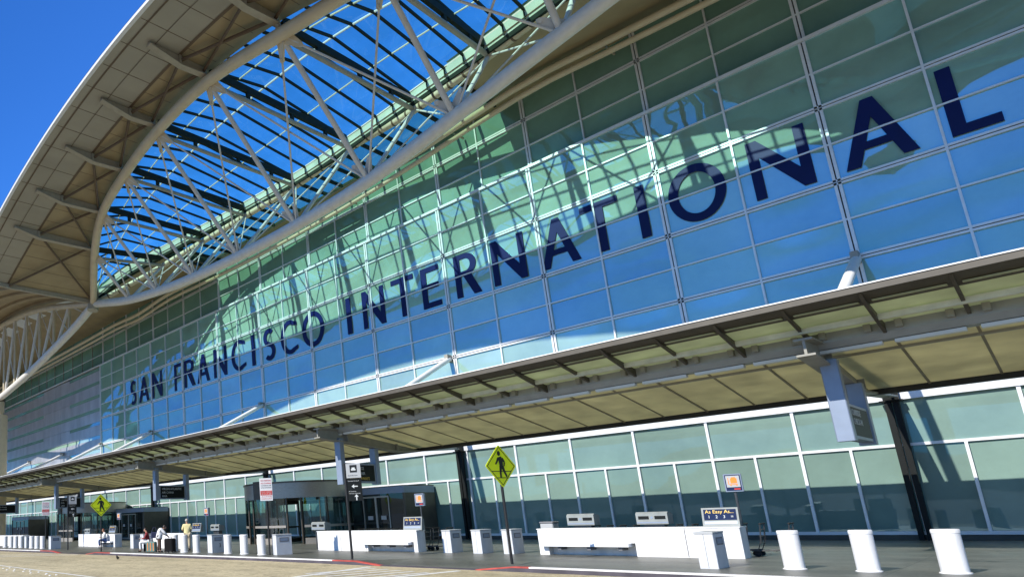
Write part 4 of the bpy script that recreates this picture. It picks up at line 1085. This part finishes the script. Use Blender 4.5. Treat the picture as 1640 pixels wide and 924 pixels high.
# ------------------------------------------------------------------ people
def skinmesh(name, verts, edges, rad, m, parent=None, root=0, sub=2):
    me = bpy.data.meshes.new(name); me.from_pydata(verts, edges, []); me.update()
    o = bpy.data.objects.new(name, me); COL.objects.link(o)
    o.data.materials.append(M[m])
    o.modifiers.new('skin','SKIN')
    if not me.skin_vertices: me.attributes.new('skin','FLOAT','POINT')
    for i, d in enumerate(me.skin_vertices[0].data):
        rr = rad[i]; d.radius = rr if isinstance(rr, tuple) else (rr, rr); d.use_root = (i == root)
    s = o.modifiers.new('sub','SUBSURF'); s.levels = sub; s.render_levels = sub
    if parent is not None: attach(o, parent)
    return o
def person(label, loc, rz, J, top, legs, hair, sleeve=True, hairlen=.0, shoe='shoe', loose=1.):
    """J: joint positions in the figure's own frame, facing -Y, feet at z=0"""
    body_v = []; body_e = []; rad = []; idx = {}
    def jv(k, p, r): idx[k] = len(body_v); body_v.append(tuple(p)); rad.append(r)
    V = {k: Vector(p) for k, p in J.items()}
    jv('pelvis',V['pelvis'],(.14,.11)); jv('waist',V['pelvis'].lerp(V['chest'],.5),(.125,.10)); jv('chest',V['chest'],(.15,.115)); jv('neck',V['neck'],.055); jv('chin',V['neck'].lerp(V['head'],.55),.062); jv('head',V['head'],(.078,.092)); jv('crown',V['head']+(V['head']-V['neck']).normalized()*.09,(.06,.07))
    fw = V.get('face', Vector((0,-1,0)))
    jv('nose',V['head']+fw*.105-Vector((0,0,.015)),.014)
    body_e += [('pelvis','waist'),('waist','chest'),('chest','neck'),('neck','chin'),('chin','head'),('head','crown'),('head','nose')]
    for s in 'lr':
        jv('sh'+s,V['sh'+s],.06); jv('el'+s,V['el'+s],.042); jv('wr'+s,V['wr'+s],.03)
        hd = (V['wr'+s]-V['el'+s]).normalized(); palm = V['wr'+s]+hd*.07; jv('pa'+s,palm,(.036,.02))
        side = hd.cross(Vector((0,0,1)));  side = side.normalized() if side.length > .1 else Vector((1,0,0))
        body_e += [('chest','sh'+s),('sh'+s,'el'+s),('el'+s,'wr'+s),('wr'+s,'pa'+s)]
        for q, ln in enumerate((.065,.08,.085,.07)):
            b = palm+side*(q-1.5)*.02+hd*.03; jv('f%d%s'%(q,s),b,.0095); jv('g%d%s'%(q,s),b+hd*ln*.6+Vector((0,0,-.02)),.0085); jv('h%d%s'%(q,s),b+hd*ln*.8+Vector((0,0,-.045)),.007)
            body_e += [('pa'+s,'f%d%s'%(q,s)),('f%d%s'%(q,s),'g%d%s'%(q,s)),('g%d%s'%(q,s),'h%d%s'%(q,s))]
        th = palm+side*(.045 if s == 'l' else -.045); jv('th'+s,th,.011); jv('ti'+s,th+hd*.04,.009); body_e += [('pa'+s,'th'+s),('th'+s,'ti'+s)]
        jv('hi'+s,V['hi'+s],.085); jv('kn'+s,V['kn'+s],.058); jv('an'+s,V['an'+s],.04); jv('to'+s,V['to'+s],(.045,.03))
        body_e += [('pelvis','hi'+s),('hi'+s,'kn'+s),('kn'+s,'an'+s),('an'+s,'to'+s)]
    e = skinmesh('person',body_v,[(idx[a],idx[b]) for a,b in body_e],rad,'skin')
    e.location = loc; e.rotation_euler = (0,0,rz); tag(e,label,'person')
    # clothes
    cv = [V['pelvis']+Vector((0,0,-.04)),V['pelvis'].lerp(V['chest'],.5),V['chest'],V['neck']-Vector((0,0,.02))]; ce = [(0,1),(1,2),(2,3)]; cr_ = [(.175,.145),(.165,.135),(.185,.145),.075]
    for s in 'lr':
        k = len(cv); cv += [V['sh'+s],V['el'+s]]; cr_ += [.085,.062]; ce += [(2,k),(k,k+1)]
        if sleeve: cv.append(V['el'+s].lerp(V['wr'+s],.85)); cr_.append(.048); ce.append((k+1,k+2))
    if loose > 1:
        k = len(cv); cv.append(V['pelvis']+Vector((0,0,-.2))); cr_.append((.17,.15)); ce.append((0,k))
        cr_ = [tuple(q*loose for q in c) if isinstance(c, tuple) else c*(1+(loose-1)*.5) for c in cr_]
    skinmesh('shirt',[tuple(v) for v in cv],ce,cr_,top,e,2)
    cv = [V['pelvis']]; ce = []; cr_ = [(.17,.14)]
    for s in 'lr':
        k = len(cv); cv += [V['hi'+s],V['kn'+s],V['an'+s]+Vector((0,0,.03))]; cr_ += [.115,.085,.07]; ce += [(0,k),(k,k+1),(k+1,k+2)]
    skinmesh('trousers',[tuple(v) for v in cv],ce,cr_,legs,e,0)
    for s in 'lr':
        skinmesh('shoe',[tuple(V['an'+s]-Vector((0,0,.02))),tuple(V['an'+s].lerp(V['to'+s],.5)-Vector((0,0,.015))),tuple(V['to'+s])],[(0,1),(1,2)],[.055,.05,.042],shoe,e,1,1)
    hh = MB(); h0 = V['head']; d = (V['head']-V['neck']).normalized()
    rows = []
    for j in range(7):
        a = R(90-j*20); r = []
        for k in range(15):
            b = 2*math.pi*k/14; front = .5+.5*math.cos(b)
            aa = a if j < 4 else a+ (R(90-60)-a)*front*.9
            p = Vector((math.sin(b)*math.cos(aa)*.098,-math.cos(b)*math.cos(aa)*.112+.012,math.sin(aa)*.115+.035))
            r.append(tuple(h0+p))
        rows.append(r)
    hh.grid(rows, True); hh.build('hair',hair,e,False)
    return e
def standing(h=1.0, arms='bent'):
    J = dict(pelvis=(0,0,.97),chest=(0,.01,1.34),neck=(0,0,1.52),head=(0,-.02,1.66))
    for s, q in (('l',1),('r',-1)):
        J['sh'+s] = (q*.19,.01,1.43); J['el'+s] = (q*.27,.03,1.15); J['wr'+s] = (q*.2,-.22,1.1)
        J['hi'+s] = (q*.1,0,.92); J['kn'+s] = (q*.11,-.02,.5); J['an'+s] = (q*.11,.02+.05*q,.09); J['to'+s] = (q*.13,-.14+.05*q,.045)
    return {k: tuple(c*h for c in p) for k, p in J.items()}
J = standing(1.03); J['face'] = (0,-1,0)
person('person in cream shirt and khaki trousers standing with back turned between bollards',(-31.45,22.4,0),R(234),J,'cl_cream','cl_khaki','hair_g',False,loose=1.18)
J = standing(.95); J.update(chest=(0,-.1,1.22),neck=(0,-.27,1.33),head=(0,-.36,1.40),shl=(.18,-.12,1.29),shr=(-.18,-.12,1.29),ell=(.24,-.3,1.08),elr=(-.24,-.3,1.08),wrl=(.16,-.46,.95),wrr=(-.16,-.46,.95)); J['face'] = (0,-.8,-.6)
person('person in loose white blouse and brown trousers bending over beside luggage',(-31.6,20.5,0),R(160),J,'cl_white','cl_brown','hair_d',loose=1.4)
def seated(seat=.45):
    J = dict(pelvis=(0,.02,seat+.1),chest=(0,-.03,seat+.47),neck=(0,-.07,seat+.65),head=(0,-.13,seat+.77),face=(0,-.85,-.5))
    for s, q in (('l',1),('r',-1)):
        J['sh'+s] = (q*.18,-.03,seat+.56); J['el'+s] = (q*.23,-.15,seat+.29); J['wr'+s] = (q*.1,-.36,seat+.27)
        J['hi'+s] = (q*.1,-.02,seat+.08); J['kn'+s] = (q*.13,-.45,seat+.06); J['an'+s] = (q*.13,-.42,.09); J['to'+s] = (q*.15,-.57,.045)
    return J
person('person in dark red shirt and white trousers sitting and reading',(-33.25,20.75,0),R(-40),seated(.5),'cl_red','cl_white','hair_d')
person('person in white top and blue jeans sitting on the far bench',(-43.6,23.42,0),R(-25),seated(.46),'cl_white','cl_jean','hair_r',shoe='cl_white')
# luggage and small things
def suitcase(name, x, y, sx2, sy2, h, rz, m, label, stripes=None):
    e = empty(name, label, 'luggage', (x,y,0), rz)
    MB().rbox((-sx2,-sy2,.05),(sx2,sy2,h),.05).build('case_body',m,e)
    MB().tube([(-sx2*.4,0,h-.01),(-sx2*.4,0,h+.07),(sx2*.4,0,h+.07),(sx2*.4,0,h-.01)],.014,6).build('handle','rubber',e)
    for a in (-1,1):
        for b_ in (-1,1): MB().tube([(a*(sx2-.06),b_*(sy2-.04)-.015,.035),(a*(sx2-.06),b_*(sy2-.04)+.015,.035)],.035,8).build('wheel','rubber',e)
    if stripes:
        for t in (-.6,0,.6): MB().box((sx2*t-.02,-sy2-.004,.1),(sx2*t+.02,-sy2+.003,h-.06)).build('stripe',stripes,e)
    return e
suitcase('suitcase',-30.85,20.75,.3,.2,.78,R(20),'bag','black upright suitcase right of the bending person')
suitcase('suitcase',-32.35,20.45,.3,.18,.6,R(35),'bag_s','woven suitcase with orange stripes left of the bending person','orange')
suitcase('suitcase',-33.5,21.0,.32,.3,.5,R(-40),'bag','low black suitcase under the seated reader')
e = empty('shoulder_bag','navy shoulder bag hanging at the side of the bending person','bag',(-31.78,20.3,.82),R(60))
MB().rbox((-.2,-.07,0),(.2,.07,.34),.04).build('bag_body','bag_n',e); MB().tube([(-.16,0,.32),(-.05,.1,.6),(.06,.14,.62),(.16,0,.32)],.015,6).build('strap','bag_n',e)
o = MB().add([(-.14,-.1,0),(0,-.1,-.02),(.14,-.1,0),(.14,.1,.03),(0,.1,.01),(-.14,.1,.03),(-.14,-.1,.012),(0,-.1,-.008),(.14,-.1,.012),(.14,.1,.042),(0,.1,.022),(-.14,.1,.042)],[(0,1,4,5),(1,2,3,4),(6,11,10,7),(7,10,9,8),(0,6,7,1),(1,7,8,2),(2,8,9,3),(3,9,10,4),(4,10,11,5),(5,11,6,0)]).build('open_book','paper')
o.location = (-33.52,20.42,.82); o.rotation_euler = (R(25),0,R(-40)); tag(o,'open paper book held by the seated reader in red','book')
# a bird on the road
pb = skinmesh('pigeon',[(0,0,.12),(0,-.09,.16),(0,-.13,.23),(0,-.17,.225),(0,.12,.1),(0,.22,.07),(.03,0,.05),(.03,-.02,0),(-.03,0,.05),(-.03,-.02,0)],[(0,1),(1,2),(2,3),(0,4),(4,5),(0,6),(6,7),(0,8),(8,9)],[.07,.055,.032,.01,.05,.03,.012,.008,.012,.008],'feather')
pb.location = (-30.1,16.9,-.15); pb.rotation_euler = (0,0,R(40)); tag(pb,'small dark bird standing on the tan road','bird')
# raised white markers beside the left lane line
for k in range(18):
    x = -23.5-1.05*(k//2)-random.uniform(0,.4); y = 10.72+.04*(k//2)-.35*(k % 2)+random.uniform(-.12,.12)
    o = MB().lathe([(.055,0),(.05,.012),(.03,.02),(.005,.022)],(0,0,0),10).build('road_stud','white'); o.location = (x,y,-.15)
    tag(o,'white raised stud beside the lane line at lower left','road stud','raised white studs by the lane line')
